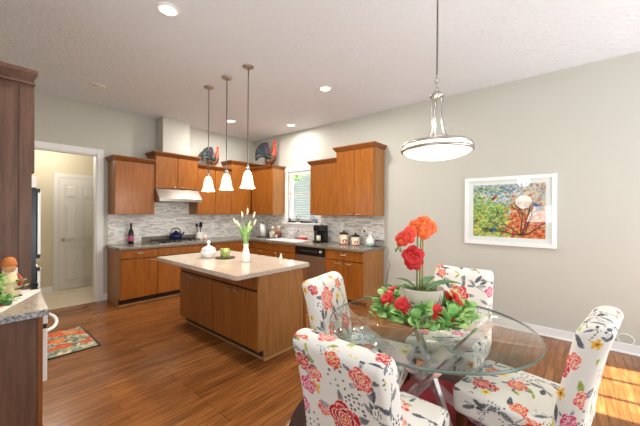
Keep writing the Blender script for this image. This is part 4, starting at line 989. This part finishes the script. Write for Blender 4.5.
# ------------------------------------------------------------------ window blind and sill ornaments
bl = thing('window_blind', 'white slatted blind in the kitchen window', 'blind', (XR, 4.05, WZ1))
MB().box((XR + .003, WY0 + .012, WZ1 - .07), (XR + .026, WY1 - .012, WZ1 - .006)).build('headrail', M['white'], bl)
b = MB()
for i in range(19):
    z = WZ1 - .10 - i * .046
    b.hexa([(XR + .002, WY0 + .015, z - .004), (XR + .028, WY0 + .015, z + .004), (XR + .028, WY1 - .015, z + .004), (XR + .002, WY1 - .015, z - .004)], [(XR + .002, WY0 + .015, z - .001), (XR + .028, WY0 + .015, z + .007), (XR + .028, WY1 - .015, z + .007), (XR + .002, WY1 - .015, z - .001)])
b.build('slats', M['white'], bl)
b = MB()
for y in (WY0 + .12, WY1 - .12): b.tube([(XR + .015, y, WZ1 - .07), (XR + .015, y, WZ0 + .06)], .0015, 6)
b.build('ladder_cord', M['white_plastic'], bl)
SZ = WZ0 - .035
def ornament(y, label, col):
    t = thing('sill_ornament', label, 'ornament', (XR - .05, y, SZ)); c = plain('ornament_' + col.strip('#'), col, .5, var=.2, vscale=40)
    MB().box((XR - .066, y - .05, SZ), (XR - .036, y + .05, SZ + .012), .003).build('base', M['white_plastic'], t)
    b = MB(); b.tube([(XR - .05, y + .058 * math.cos(a), SZ + .075 + .062 * math.sin(a)) for a in [k * math.pi / 12 for k in range(25)]], .008, 8); b.build('hoop', c, t)
    b = MB(); q = random.Random(int(y * 100))
    for k in range(14): b.petal((XR - .05 + q.uniform(-.006, .006), y + q.uniform(-.01, .01), SZ + .07 + q.uniform(-.02, .02)), (q.uniform(-.4, .4), q.uniform(-1, 1), q.uniform(-1, 1)), (-1, 0, 0), .035, .018, .2)
    b.build('leaf_sprig', c, t, fix=False, solid=.0015)
ornament(4.12, 'dark green wreath ornament on the window sill nearest the kitchen corner', '#7d8a78')
ornament(3.73, 'blue-grey wreath ornament on the window sill nearest the coffee maker', '#93a0b4')

# ------------------------------------------------------------------ outlets
def outlet(F, u, d, z, label, nm='wall_outlet', wd_=.07, toggles=1):
    t = thing(nm, label, 'outlet' if nm == 'wall_outlet' else 'switch', Vector(F(u, d, z - .057)))
    MB().box(F(u - wd_ / 2, d, z - .057), F(u + wd_ / 2, d + .006, z + .057), .002).build('cover_plate', M['white_plastic'], t)
    for k in (-1, 1): MB().box(F(u - .017, d + .0061, z + k * .025 - .014), F(u + .017, d + .009, z + k * .025 + .014), .002).build('socket', M['white'], t)
outlet(B_, 1.58, .0085, 1.05, 'white outlet on the tile left of the wine bottle'); outlet(B_, 1.865, .0085, 1.07, 'white outlet on the tile right of the wine bottle')
outlet(B_, 3.25, .0085, 1.10, 'white outlet on the tile right of the cooktop'); outlet(R_, 2.63, .0085, 1.11, 'white outlet on the tile with a black plug in it'); outlet(R_, 3.1, .0085, 1.16, 'white outlet on the tile above the taller canister')
b = MB(); b.box((XR - .036, 2.615, 1.075), (XR - .0182, 2.645, 1.10), .003); b.tube([(XR - .03, 2.63, 1.085), (XR - .05, 2.60, 1.05), (XR - .05, 2.52, .99), (XR - .05, 2.42, .955), (XR - .06, 2.36, .94)], .004, 8)
tag(b.build('power_cord', M['black']), 'black power cord hanging from the outlet to the grey tray', 'cord')
b = MB(); b.tube([(XR - .012, 2.25, .86), (XR - .012, 2.2, .80), (XR - .010, 2.235, .68), (XR - .010, 2.17, .58), (XR - .010, 2.21, .45), (XR - .010, 2.24, .2), (XR - .010, 2.22, .11)], .004, 8); tag(b.build('hanging_cord', plain('grey_cord', '#6a6660', .5)), 'thin grey cord running down the wall beside the end cabinet', 'cord')
b = MB(); b.tube([(XR - .02 - .02 * math.sin(a / 2), -.40 + .06 * math.cos(a), .15 + .05 * math.sin(a)) for a in [-.9 + k * .25 for k in range(20)]], .005, 8); tag(b.build('cable_loop', M['white_plastic']), 'loop of white cable against the baseboard behind the right chair', 'cord')

# ------------------------------------------------------------------ back counter things
wb = thing('wine_bottle', 'dark wine bottle with pink label on the back counter', 'bottle', (1.755, 5.46, CT))
MB().lathe([(0, 0), (.036, 0), (.039, .006), (.039, .17), (.034, .20), (.018, .235), (.0145, .26), (.0145, .315), (.016, .316), (.016, .33), (0, .33)], (1.755, 5.46, CT), 24).build('glass_body', plain('bottle_glass', '#14180f', .08), wb)
MB().lathe([(.0394, .045), (.0398, .046), (.0398, .13), (.0394, .131)], (1.755, 5.46, CT), 24).build('label', plain('bottle_label', '#c45a86', .5), wb)
MB().lathe([(.0165, .265), (.0168, .332), (0, .333)], (1.755, 5.46, CT), 20).build('foil', plain('foil', '#2d3320', .35, .3), wb)
kz = CT + .0455
kt = thing('tea_kettle', 'dark blue enamel kettle on the cooktop grate', 'kettle', (2.435, 5.38, kz))
MB().lathe([(0, 0), (.085, 0), (.10, .02), (.105, .05), (.09, .09), (.05, .115), (0, .118)], (2.435, 5.38, kz), 28).build('body', plain('blue_enamel', '#161d4c', .15), kt)
MB().lathe([(0, .118), (.045, .117), (.04, .128), (.012, .134), (.012, .15), (0, .152)], (2.435, 5.38, kz), 20).build('lid', M['black'], kt)
MB().tube([(2.535, 5.38, kz + .055), (2.565, 5.38, kz + .085), (2.585, 5.38, kz + .115)], .018, 10, .011).build('spout', bpy.data.materials['blue_enamel'], kt)
MB().tube([(2.435 + .09 * math.cos(a), 5.38, kz + .09 + .10 * math.sin(a)) for a in [k * math.pi / 12 for k in range(13)]], .008, 8).build('handle', M['black'], kt)
cr = thing('utensil_crock', 'white ceramic crock of cooking utensils by the cooktop', 'crock', (2.875, 5.39, CT))
MB().lathe([(0, 0), (.055, 0), (.065, .04), (.06, .13), (.063, .14), (.055, .14), (.052, .02), (0, .02)], (2.875, 5.39, CT), 24).build('crock', M['ceramic'], cr)
for i, (dx, dy, hh, cat_, lb_) in enumerate(((-.025, .0, .30, 'spoon', 'black cooking spoon leaning left in the white crock'), (.02, .01, .31, 'spatula', 'black slotted turner in the white crock'), (.005, -.02, .29, 'ladle', 'black ladle in the white crock'))):
    u = thing('cooking_' + cat_, lb_, cat_, (2.875 + dx, 5.39 + dy, CT + .022)); p = Vector((2.875 + dx * .7, 5.39 + dy * .7, CT + .022)); q_ = Vector((2.875 + dx * 2.0, 5.39 + dy * 1.5, CT + hh * .8))
    MB().tube([p, q_], .006, 8).build('handle', M['black'], u)
    b = MB()
    if cat_ == 'spatula': b.box(q_ + Vector((-.03, -.004, 0)), q_ + Vector((.03, .004, .075)), .003)
    else: b.ball(q_ + Vector((0, 0, .03)), (.028, .014, .038) if cat_ == 'spoon' else (.034, .03, .03), 12)
    b.build('head', M['black'], u)
sj = thing('salt_cellar', 'small pale pink jar beside the utensil crock', 'jar', (2.995, 5.39, CT))
MB().lathe([(0, 0), (.03, 0), (.036, .02), (.034, .06), (.0, .06)], (2.995, 5.39, CT), 18).build('jar', plain('pink_jar', '#e3c3b2', .4), sj); MB().lathe([(.035, .061), (.035, .07), (.008, .078), (.008, .09), (0, .09)], (2.995, 5.39, CT), 18).build('lid', M['white'], sj)

pt_ = thing('paper_towel_holder', 'white paper towel roll on a black stand in the counter corner', 'paper towels', (4.10, 5.03, CT))
MB().lathe([(0, 0), (.13, 0), (.13, .012), (0, .014)], (4.10, 5.03, CT), 32).build('base', M['black'], pt_)
MB().lathe([(.02, .016), (.058, .016), (.058, .275), (.02, .275)], (4.10, 5.03, CT), 28).build('paper_roll', plain('paper', '#f4f2ee', .9), pt_)
MB().lathe([(0, .014), (.009, .014), (.009, .30), (.016, .31), (0, .325)], (4.10, 5.03, CT), 16).build('post', M['black'], pt_)
def figurine(x, y, s, label, jacket, hat):
    t = thing('chef_figurine', label, 'figurine', (x, y, CT)); c = Vector((x, y, CT))
    MB().lathe([(0, 0), (.045 * s, 0), (.05 * s, .02 * s), (.055 * s, .06 * s), (.05 * s, .10 * s), (.03 * s, .135 * s), (0, .14 * s)], c, 20).build('body', jacket, t)
    MB().ball(c + Vector((0, 0, .16 * s)), .03 * s, 14).build('head', plain('figurine_skin_' + str(int(x * y * 100)), '#d9a887', .5), t)
    MB().lathe([(0, .18 * s), (.026 * s, .18 * s), (.026 * s, .20 * s), (.038 * s, .215 * s), (.03 * s, .235 * s), (0, .24 * s)], c, 18).build('hat', hat, t)
    for k in (-1, 1): MB().tube([c + Vector((0, .045 * k * s, .11 * s)), c + Vector((-.03 * s, .062 * k * s, .08 * s)), c + Vector((-.055 * s, .03 * k * s, .085 * s))], .013 * s, 8).build('arm', jacket, t)
    MB().box(c + Vector((-.056 * s, -.025 * s, .012 * s)), c + Vector((-.05 * s, .025 * s, .075 * s)), .002).build('apron', M['white'], t)
brown = plain('figurine_brown', '#7a4030', .5); creamj = plain('figurine_cream', '#e6d3b2', .5)
figurine(4.13, 4.75, 1.0, 'cream-coated chef figurine beside the paper towels', creamj, M['white']); figurine(4.14, 4.585, 1.05, 'brown-coated chef figurine nearest the window', brown, M['cream'])
for (x, y, h_, lb_, c_) in ((4.21, 4.98, .13, 'small dark bottle between the paper towels and the figurines', '#2e2620'), (4.17, 4.865, .10, 'small amber bottle beside the cream-coated figurine', '#7a3a1e')):
    t = thing('oil_bottle', lb_, 'bottle', (x, y, CT)); MB().lathe([(0, 0), (.022, 0), (.024, .01), (.024, h_ * .6), (.010, h_ * .78), (.010, h_), (0, h_)], (x, y, CT), 16).build('glass_body', plain('oil_' + c_.strip('#'), c_, .15), t); MB().cyl((x, y, CT + h_ + .0003), (x, y, CT + h_ + .018), .012).build('cap', M['black'], t)
# red dish drainer and the cup of brushes by the sink
rk = thing('dish_drainer', 'small red dish drainer at the edge of the sink', 'drainer', (4.20, 3.97, CT))
b = MB(); b.box((4.15, 3.89, CT), (4.25, 4.05, CT + .01), .003)
for (p, q_) in (((4.15, 3.89), (4.154, 4.05)), ((4.246, 3.89), (4.25, 4.05)), ((4.15, 3.89), (4.25, 3.894)), ((4.15, 4.046), (4.25, 4.05))): b.box((p[0], p[1], CT + .01), (q_[0], q_[1], CT + .045))
b.build('tray', plain('red_plastic', '#d8303a', .35), rk)
b = MB()
for i in range(6): b.tube([(4.17, 3.91 + i * .024, CT + .0101), (4.17, 3.91 + i * .024, CT + .075), (4.23, 3.91 + i * .024, CT + .075), (4.23, 3.91 + i * .024, CT + .0101)], .002, 6)
b.build('wire_rack', M['white'], rk)
cu = thing('brush_cup', 'clear cup of dish brushes beside the sink', 'cup', (4.20, 4.14, CT)); MB().lathe([(0, 0), (.03, 0), (.038, .09), (.035, .09), (.028, .006), (0, .006)], (4.20, 4.14, CT), 20).build('cup', plain('grey_cup', '#9a9a9c', .3), cu)
for (dx, dy, c_, lb_) in ((-.012, .015, '#c4566a', 'pink-handled dish brush in the grey cup'), (.012, .0, '#7d3a3a', 'maroon-handled dish brush in the grey cup'), (.0, -.015, '#d9d9d9', 'pale-handled dish brush in the grey cup')):
    t = thing('dish_brush', lb_, 'brush', (4.20 + dx, 4.14 + dy, CT + .0065)); e_ = Vector((4.20 + dx * 2.0, 4.14 + dy * 3.4, CT + .155)); MB().tube([(4.20 + dx * .7, 4.14 + dy * .7, CT + .0065), e_], .005, 8).build('handle', plain('brush_' + c_.strip('#'), c_, .4), t); MB().ball(e_ + Vector((0, 0, .012)), (.014, .014, .018), 10).build('bristle_head', M['white'] if c_ != '#d9d9d9' else M['black'], t)
# coffee maker
cx, cy = 4.06, 3.40
cm = thing('coffee_maker', 'black single-serve coffee maker on the counter beside the window', 'coffee maker', (cx, cy, CT))
MB().box((cx - .12, cy - .085, CT), (cx + .10, cy + .085, CT + .035), .008).build('base', M['black'], cm)
MB().box((cx + .0, cy - .085, CT + .0355), (cx + .10, cy + .085, CT + .20), .006).build('column', M['black'], cm)
MB().box((cx - .11, cy - .085, CT + .2005), (cx + .10, cy + .085, CT + .30), .014).build('brew_head', M['black'], cm)
MB().box((cx - .02, cy + .0855, CT + .02), (cx + .10, cy + .145, CT + .285), .012).build('water_tank', plain('tank', '#3c4044', .1), cm)
MB().box((cx - .085, cy - .06, CT + .3005), (cx + .02, cy + .06, CT + .312), .005).build('lid', M['nickel'], cm); MB().cyl((cx - .055, cy, CT + .18), (cx - .055, cy, CT + .2003), .018).build('spout', M['black'], cm)
mg = thing('coffee_mug', 'pale patterned mug standing on the coffee maker base', 'mug', (cx - .06, cy, CT + .0355)); MB().lathe([(0, 0), (.033, 0), (.037, .01), (.037, .09), (.033, .09), (.031, .01), (0, .01)], (cx - .06, cy, CT + .0355), 22).build('cup', plain('mug_glaze', '#cfc8b4', .3, var=.3, vscale=50), mg)
MB().tube([(cx - .06 - .02, cy - .034 - .026 * math.sin(a), CT + .08 + .026 * math.cos(a)) for a in [k * math.pi / 8 for k in range(9)]], .005, 8).build('handle', bpy.data.materials['mug_glaze'], mg)
# canisters with painted chefs
def canister(x, y, h_, r, label):
    t = thing('canister', label, 'canister', (x, y, CT), 'chef canisters'); V, Q, UV = lathe_grid([(r * .95, 0.002), (r, .012), (r, h_ - .01), (r * .96, h_)], 120, (x, y, CT)); UV = UV * np.array([r / .125, 1])
    pt = Painter(UV, '#eadcbc'); L_ = 2 * math.pi * r
    for k in range(4):
        u = (k + .5) * L_ / 4; s_ = h_ * .24; z = h_ * .42
        for (c, R, col, sq) in (((u, z - .35 * s_), s_, '#b8382c', 1.2), ((u - .55 * s_, z - .1 * s_), s_ * .45, '#b8382c', 1), ((u + .55 * s_, z - .1 * s_), s_ * .45, '#a8321f', 1), ((u, z + .55 * s_), s_ * .42, '#e5b898', 1), ((u, z + 1.05 * s_), s_ * .5, '#ffffff', 1.5), ((u, z + .42 * s_), s_ * .2, '#3a2a22', 2), ((u, z - .5 * s_), s_ * .45, '#f2eee4', 1)):
            i, a, b_ = pt.local(c, R, 0); pt.put(i, a * a + sq * b_ * b_ < 1, col)
    pt.c[UV[:, 1] < h_ * .1] = lin('#a8402c')
    link('jar', mesh_from('jar', V, Q, pt.c, M['paint']), t)
    MB().lathe([(0, h_ + .0005), (r * 1.03, h_ + .0005), (r * 1.03, h_ + .022), (r * .6, h_ + .034), (.016, h_ + .038), (.014, h_ + .05), (.02, h_ + .06), (0, h_ + .07)], (x, y, CT), 28).build('lid', M['black'], t)
canister(4.10, 2.93, .165, .075, 'taller chef-painted canister with black lid, beside the coffee maker'); canister(4.12, 2.715, .135, .07, 'shorter chef-painted canister with black lid, beside the white pitcher')
fg = thing('white_pitcher', 'white ceramic pitcher with a teal base beside the canisters', 'pitcher', (4.17, 2.47, CT))
MB().lathe([(0, .03), (.062, .03), (.07, .06), (.06, .11), (.035, .15), (.033, .19), (.045, .22), (.04, .22), (.028, .19), (0, .16)], (4.17, 2.47, CT), 26).build('body', M['ceramic'], fg); MB().lathe([(0, 0), (.06, 0), (.068, .01), (.063, .0295), (0, .0295)], (4.17, 2.47, CT), 26).build('foot', plain('teal_glaze', '#7fa9a4', .3), fg)
MB().tube([(4.17, 2.47 - .04 - .045 * math.sin(a), CT + .135 + .06 * math.cos(a)) for a in [k * math.pi / 10 for k in range(11)]], .007, 8).build('handle', M['ceramic'], fg)
ty_ = thing('grey_tray', 'grey rimmed tray standing against the tile at the end of the counter', 'tray', (4.235, 2.39, CT))
b = MB(); b.hexa([(4.225, 2.275, CT), (4.24, 2.275, CT), (4.24, 2.40, CT), (4.225, 2.40, CT)], [(4.25, 2.275, CT + .085), (4.265, 2.275, CT + .085), (4.265, 2.40, CT + .085), (4.25, 2.40, CT + .085)]); b.build('plate', plain('grey_slate', '#8c877f', .4), ty_)
MB().box((4.246, 2.275, CT + .0855), (4.267, 2.40, CT + .093), .002).build('rim', plain('dark_slate', '#4a4744', .4), ty_)
sl = MB().box((4.06, 2.285, CT), (4.215, 2.385, CT + .012), .003).build('dark_coaster', plain('black_slate', '#2b2a2c', .35)); tag(sl, 'flat black slate mat lying in front of the grey tray', 'mat')

# ------------------------------------------------------------------ things on the island
sd = thing('glass_jar', 'white frosted lidded jar on the island', 'jar', (1.87, 3.287, CI)); fr_ = plain('frosted_glass', '#eef2f4', .12, coat=.6)
MB().lathe([(0, 0), (.05, 0), (.06, .01), (.085, .045), (.088, .07), (.08, .09), (0, .09)], (1.87, 3.287, CI), 32, flute=.02, nf=14).build('bowl', fr_, sd); MB().lathe([(0, .0905), (.084, .0905), (.07, .115), (.03, .135), (.014, .145), (.012, .16), (.022, .175), (.018, .195), (0, .205)], (1.87, 3.287, CI), 32).build('lid', fr_, sd)
ct_ = thing('round_coaster', 'dark round tray beneath the green candle on the island', 'tray', (1.978, 3.111, CI)); MB().lathe([(0, 0), (.105, 0), (.115, .012), (.108, .012), (.10, .006), (0, .006)], (1.978, 3.111, CI), 40).build('dish', plain('bronze', '#5c5148', .35, .4), ct_)
cz = CI + .0065
gc = thing('green_candle', 'yellow-green candle jar standing on the dark round tray', 'candle', (1.978, 3.111, cz)); gl_ = plain('green_glaze', '#8f9c52', .25, var=.45, vscale=25)
MB().lathe([(0, 0), (.05, 0), (.053, .006), (.053, .105), (.047, .105), (.045, .09), (0, .09)], (1.978, 3.111, cz), 28).build('jar', gl_, gc); MB().cyl((1.978, 3.111, cz + .0905), (1.978, 3.111, cz + .11), .002).build('wick', M['black'], gc)
vx, vy = 1.985, 2.72
vs = thing('flower_vase', 'white vase of green stems and pale buds on the island', 'vase', (vx, vy, CI))
MB().lathe([(0, 0), (.042, 0), (.046, .01), (.047, .05), (.038, .11), (.026, .15), (.026, .175), (.033, .195), (.028, .195), (.021, .17), (.03, .1), (.038, .02), (0, .02)], (vx, vy, CI), 28).build('vase', M['ceramic'], vs)
q = random.Random(12)
for i in range(13):
    a = q.uniform(0, 6.28); sp_ = q.uniform(.02, .10); e_ = Vector((vx + sp_ * math.cos(a), vy + sp_ * math.sin(a), CI + q.uniform(.33, .45))); b = MB(); b.petal((vx + .012 * math.cos(a), vy + .012 * math.sin(a), CI + .17), e_ - Vector((vx, vy, CI + .17)), (math.cos(a), math.sin(a), .3), (e_ - Vector((vx, vy, CI + .17))).length, .034, -.15, 7); b.build('leaf_blade', M['green' if i % 3 else 'green_l'], vs, fix=False, solid=.0015)
for (r, f_, z) in ((-.12, .0, .43), (-.075, .03, .40), (-.05, -.03, .50), (.02, .02, .54), (.085, .0, .50), (.10, .03, .42)):
    e_ = Vector((vx, vy, CI + z)) + RT * r + TOC * f_; s0 = Vector((vx, vy, CI + .17)); b = MB(); b.tube([s0, s0.lerp(e_, .6) - RT * r * .15, e_], .003, 6); b.build('stalk', M['stem'], vs); b = MB(); d_ = (e_ - s0).normalized(); b.lathe([(0, -.035), (.009, -.02), (.011, .0), (.008, .025), (0, .05)], e_, 10, d_); b.build('bud', M['cream'], vs)
sk = thing('salt_shaker', 'small white shaker at the far edge of the island', 'shaker', (2.36, 2.57, CI)); MB().lathe([(0, 0), (.016, 0), (.018, .02), (.011, .04), (.012, .05), (0, .05)], (2.36, 2.57, CI), 16).build('body', M['ceramic'], sk); MB().lathe([(.012, .0503), (.012, .058), (0, .066)], (2.36, 2.57, CI), 14).build('cap', M['nickel'], sk)

# ------------------------------------------------------------------ things on the left counter
pl = [(.085, 2.172), (.331, 2.68), (.337, 2.772), (-.32, 2.772), (-.32, 2.172)]
b = MB(); b.hexa([(x, y, CT) for x, y in pl], [(x, y, CT + .005) for x, y in pl]); b.hexa([(.338, 2.69, CT - .03), (.344, 2.69, CT - .03), (.349, 2.772, CT - .05), (.343, 2.772, CT - .05)], [(.331, 2.68, CT), (.337, 2.68, CT + .004), (.342, 2.772, CT + .004), (.337, 2.772, CT)])
tag(b.build('table_runner', plain('white_cloth', '#efe9dd', .9, bump=.3, bscale=300)), 'white cloth laid diagonally over the left counter', 'cloth')
LZ = CT + .0055
gn = thing('garden_gnome', 'small figurine with orange hat and cream coat on the left counter', 'figurine', (.185, 2.62, LZ)); c = Vector((.185, 2.62, LZ))
MB().lathe([(0, 0), (.045, 0), (.052, .02), (.05, .07), (.035, .13), (.02, .15), (0, .152)], c, 22).build('body', plain('gnome_coat', '#d9c79a', .6, var=.15, vscale=30), gn); MB().ball(c + Vector((0, 0, .175)), .032, 14).build('head', plain('gnome_skin', '#d39b73', .5), gn)
MB().lathe([(.034, .186), (.036, .192), (.033, .205), (.028, .225), (.016, .238), (0, .241)], c, 20).build('hat', plain('gnome_hat', '#c2702e', .6), gn)
for k in (-1, 1): MB().tube([c + Vector((.03 * k, 0, .13)), c + Vector((.055 * k, -.015, .09)), c + Vector((.04 * k, -.04, .07))], .012, 8).build('arm', plain('gnome_sleeve' + str(k), '#b8433a' if k > 0 else '#cdb988', .6), gn)
def little_plant(x, y, h_, label, seed, stand=True):
    t = thing('herb_plant', label, 'plant', (x, y, LZ)); q = random.Random(seed); c = Vector((x, y, LZ))
    if stand:
        b = MB(); b.lathe([(.0, .0), (.026, .0), (.026, .005), (0, .006)], c, 16); b.tube([c + Vector((0, 0, .005)), c + Vector((0, 0, .045))], .004, 6); b.lathe([(0, .042), (.03, .044), (.03, .05), (0, .05)], c, 16); b.build('iron_stand', M['iron'], t); z = .05
    else:
        MB().lathe([(0, 0), (.022, 0), (.026, .02), (0, .022)], c, 14).build('pot', M['green_d'], t); z = .02
    b = MB()
    for k in range(46):
        b.mat(M[('green_l', 'green')[k % 2]]); p = c + Vector((q.gauss(0, .014), q.gauss(0, .014), z + q.random() * h_)); b.petal(p, (q.gauss(0, 1), q.gauss(0, 1), q.uniform(.1, 1.2)), (0, 0, 1), .032, .02, .3, 3)
    b.build('leaves', None, t, fix=False, solid=.001)
little_plant(.135, 2.50, .10, 'leafy herb on a small black iron stand in front of the orange-hatted figurine', 1)
little_plant(.215, 2.60, .05, 'smaller herb on a black iron stand beside the orange-hatted figurine', 2); little_plant(.158, 2.40, .02, 'low green sprig lying on the white cloth', 3, False)
le = thing('lemon', 'bright yellow lemon at the left edge of the cloth', 'lemon', (.098, 2.42, LZ)); MB().lathe([(0, -.055), (.008, -.05), (.022, -.035), (.036, -.012), (.038, .008), (.028, .032), (.01, .046), (.007, .054), (0, .057)], (.098, 2.42, LZ + .0385), 20, (.25, 1, .0)).build('fruit', plain('lemon_peel', '#f4d90f', .4, bump=.2, bscale=250), le); MB().ball((.098 + .014, 2.42 + .056, LZ + .0385), .004, 8).build('stem_end', M['stem'], le)
pe = thing('red_pepper', 'long red chili pepper lying on the white cloth', 'pepper', (.11, 2.33, LZ)); MB().tube([(.06, 2.30, LZ + .013), (.09, 2.31, LZ + .014), (.12, 2.33, LZ + .012), (.145, 2.36, LZ + .007)], .012, 10, .003).build('flesh', plain('pepper_skin', '#d8241a', .2), pe); MB().tube([(.06, 2.30, LZ + .013), (.045, 2.293, LZ + .018)], .004, 8).build('stem', M['green_d'], pe)
b = MB(); q0 = Vector((.31, 2.74, LZ))
for k, s_ in enumerate((1, -1)):
    b.tube([q0 + Vector((.0, .004 * s_, .0035)) + Vector(((.018 + .0 * a) * math.cos(a) * s_, 0, .022 + .018 * math.sin(a))) for a in [i * .35 - 1.57 for i in range(14)]], .0035, 6)
b.box(q0 + Vector((-.02, -.012, -.0002)), q0 + Vector((.02, .012, .005)))
tag(b.build('iron_scroll', M['iron']), 'black wrought iron scroll stand at the corner of the white cloth', 'stand')
outlet(lambda u, d, z: (u, TY0 - d, z), .20, .0006, .96, 'grey outlet on the side of the tall cabinet above the cloth')
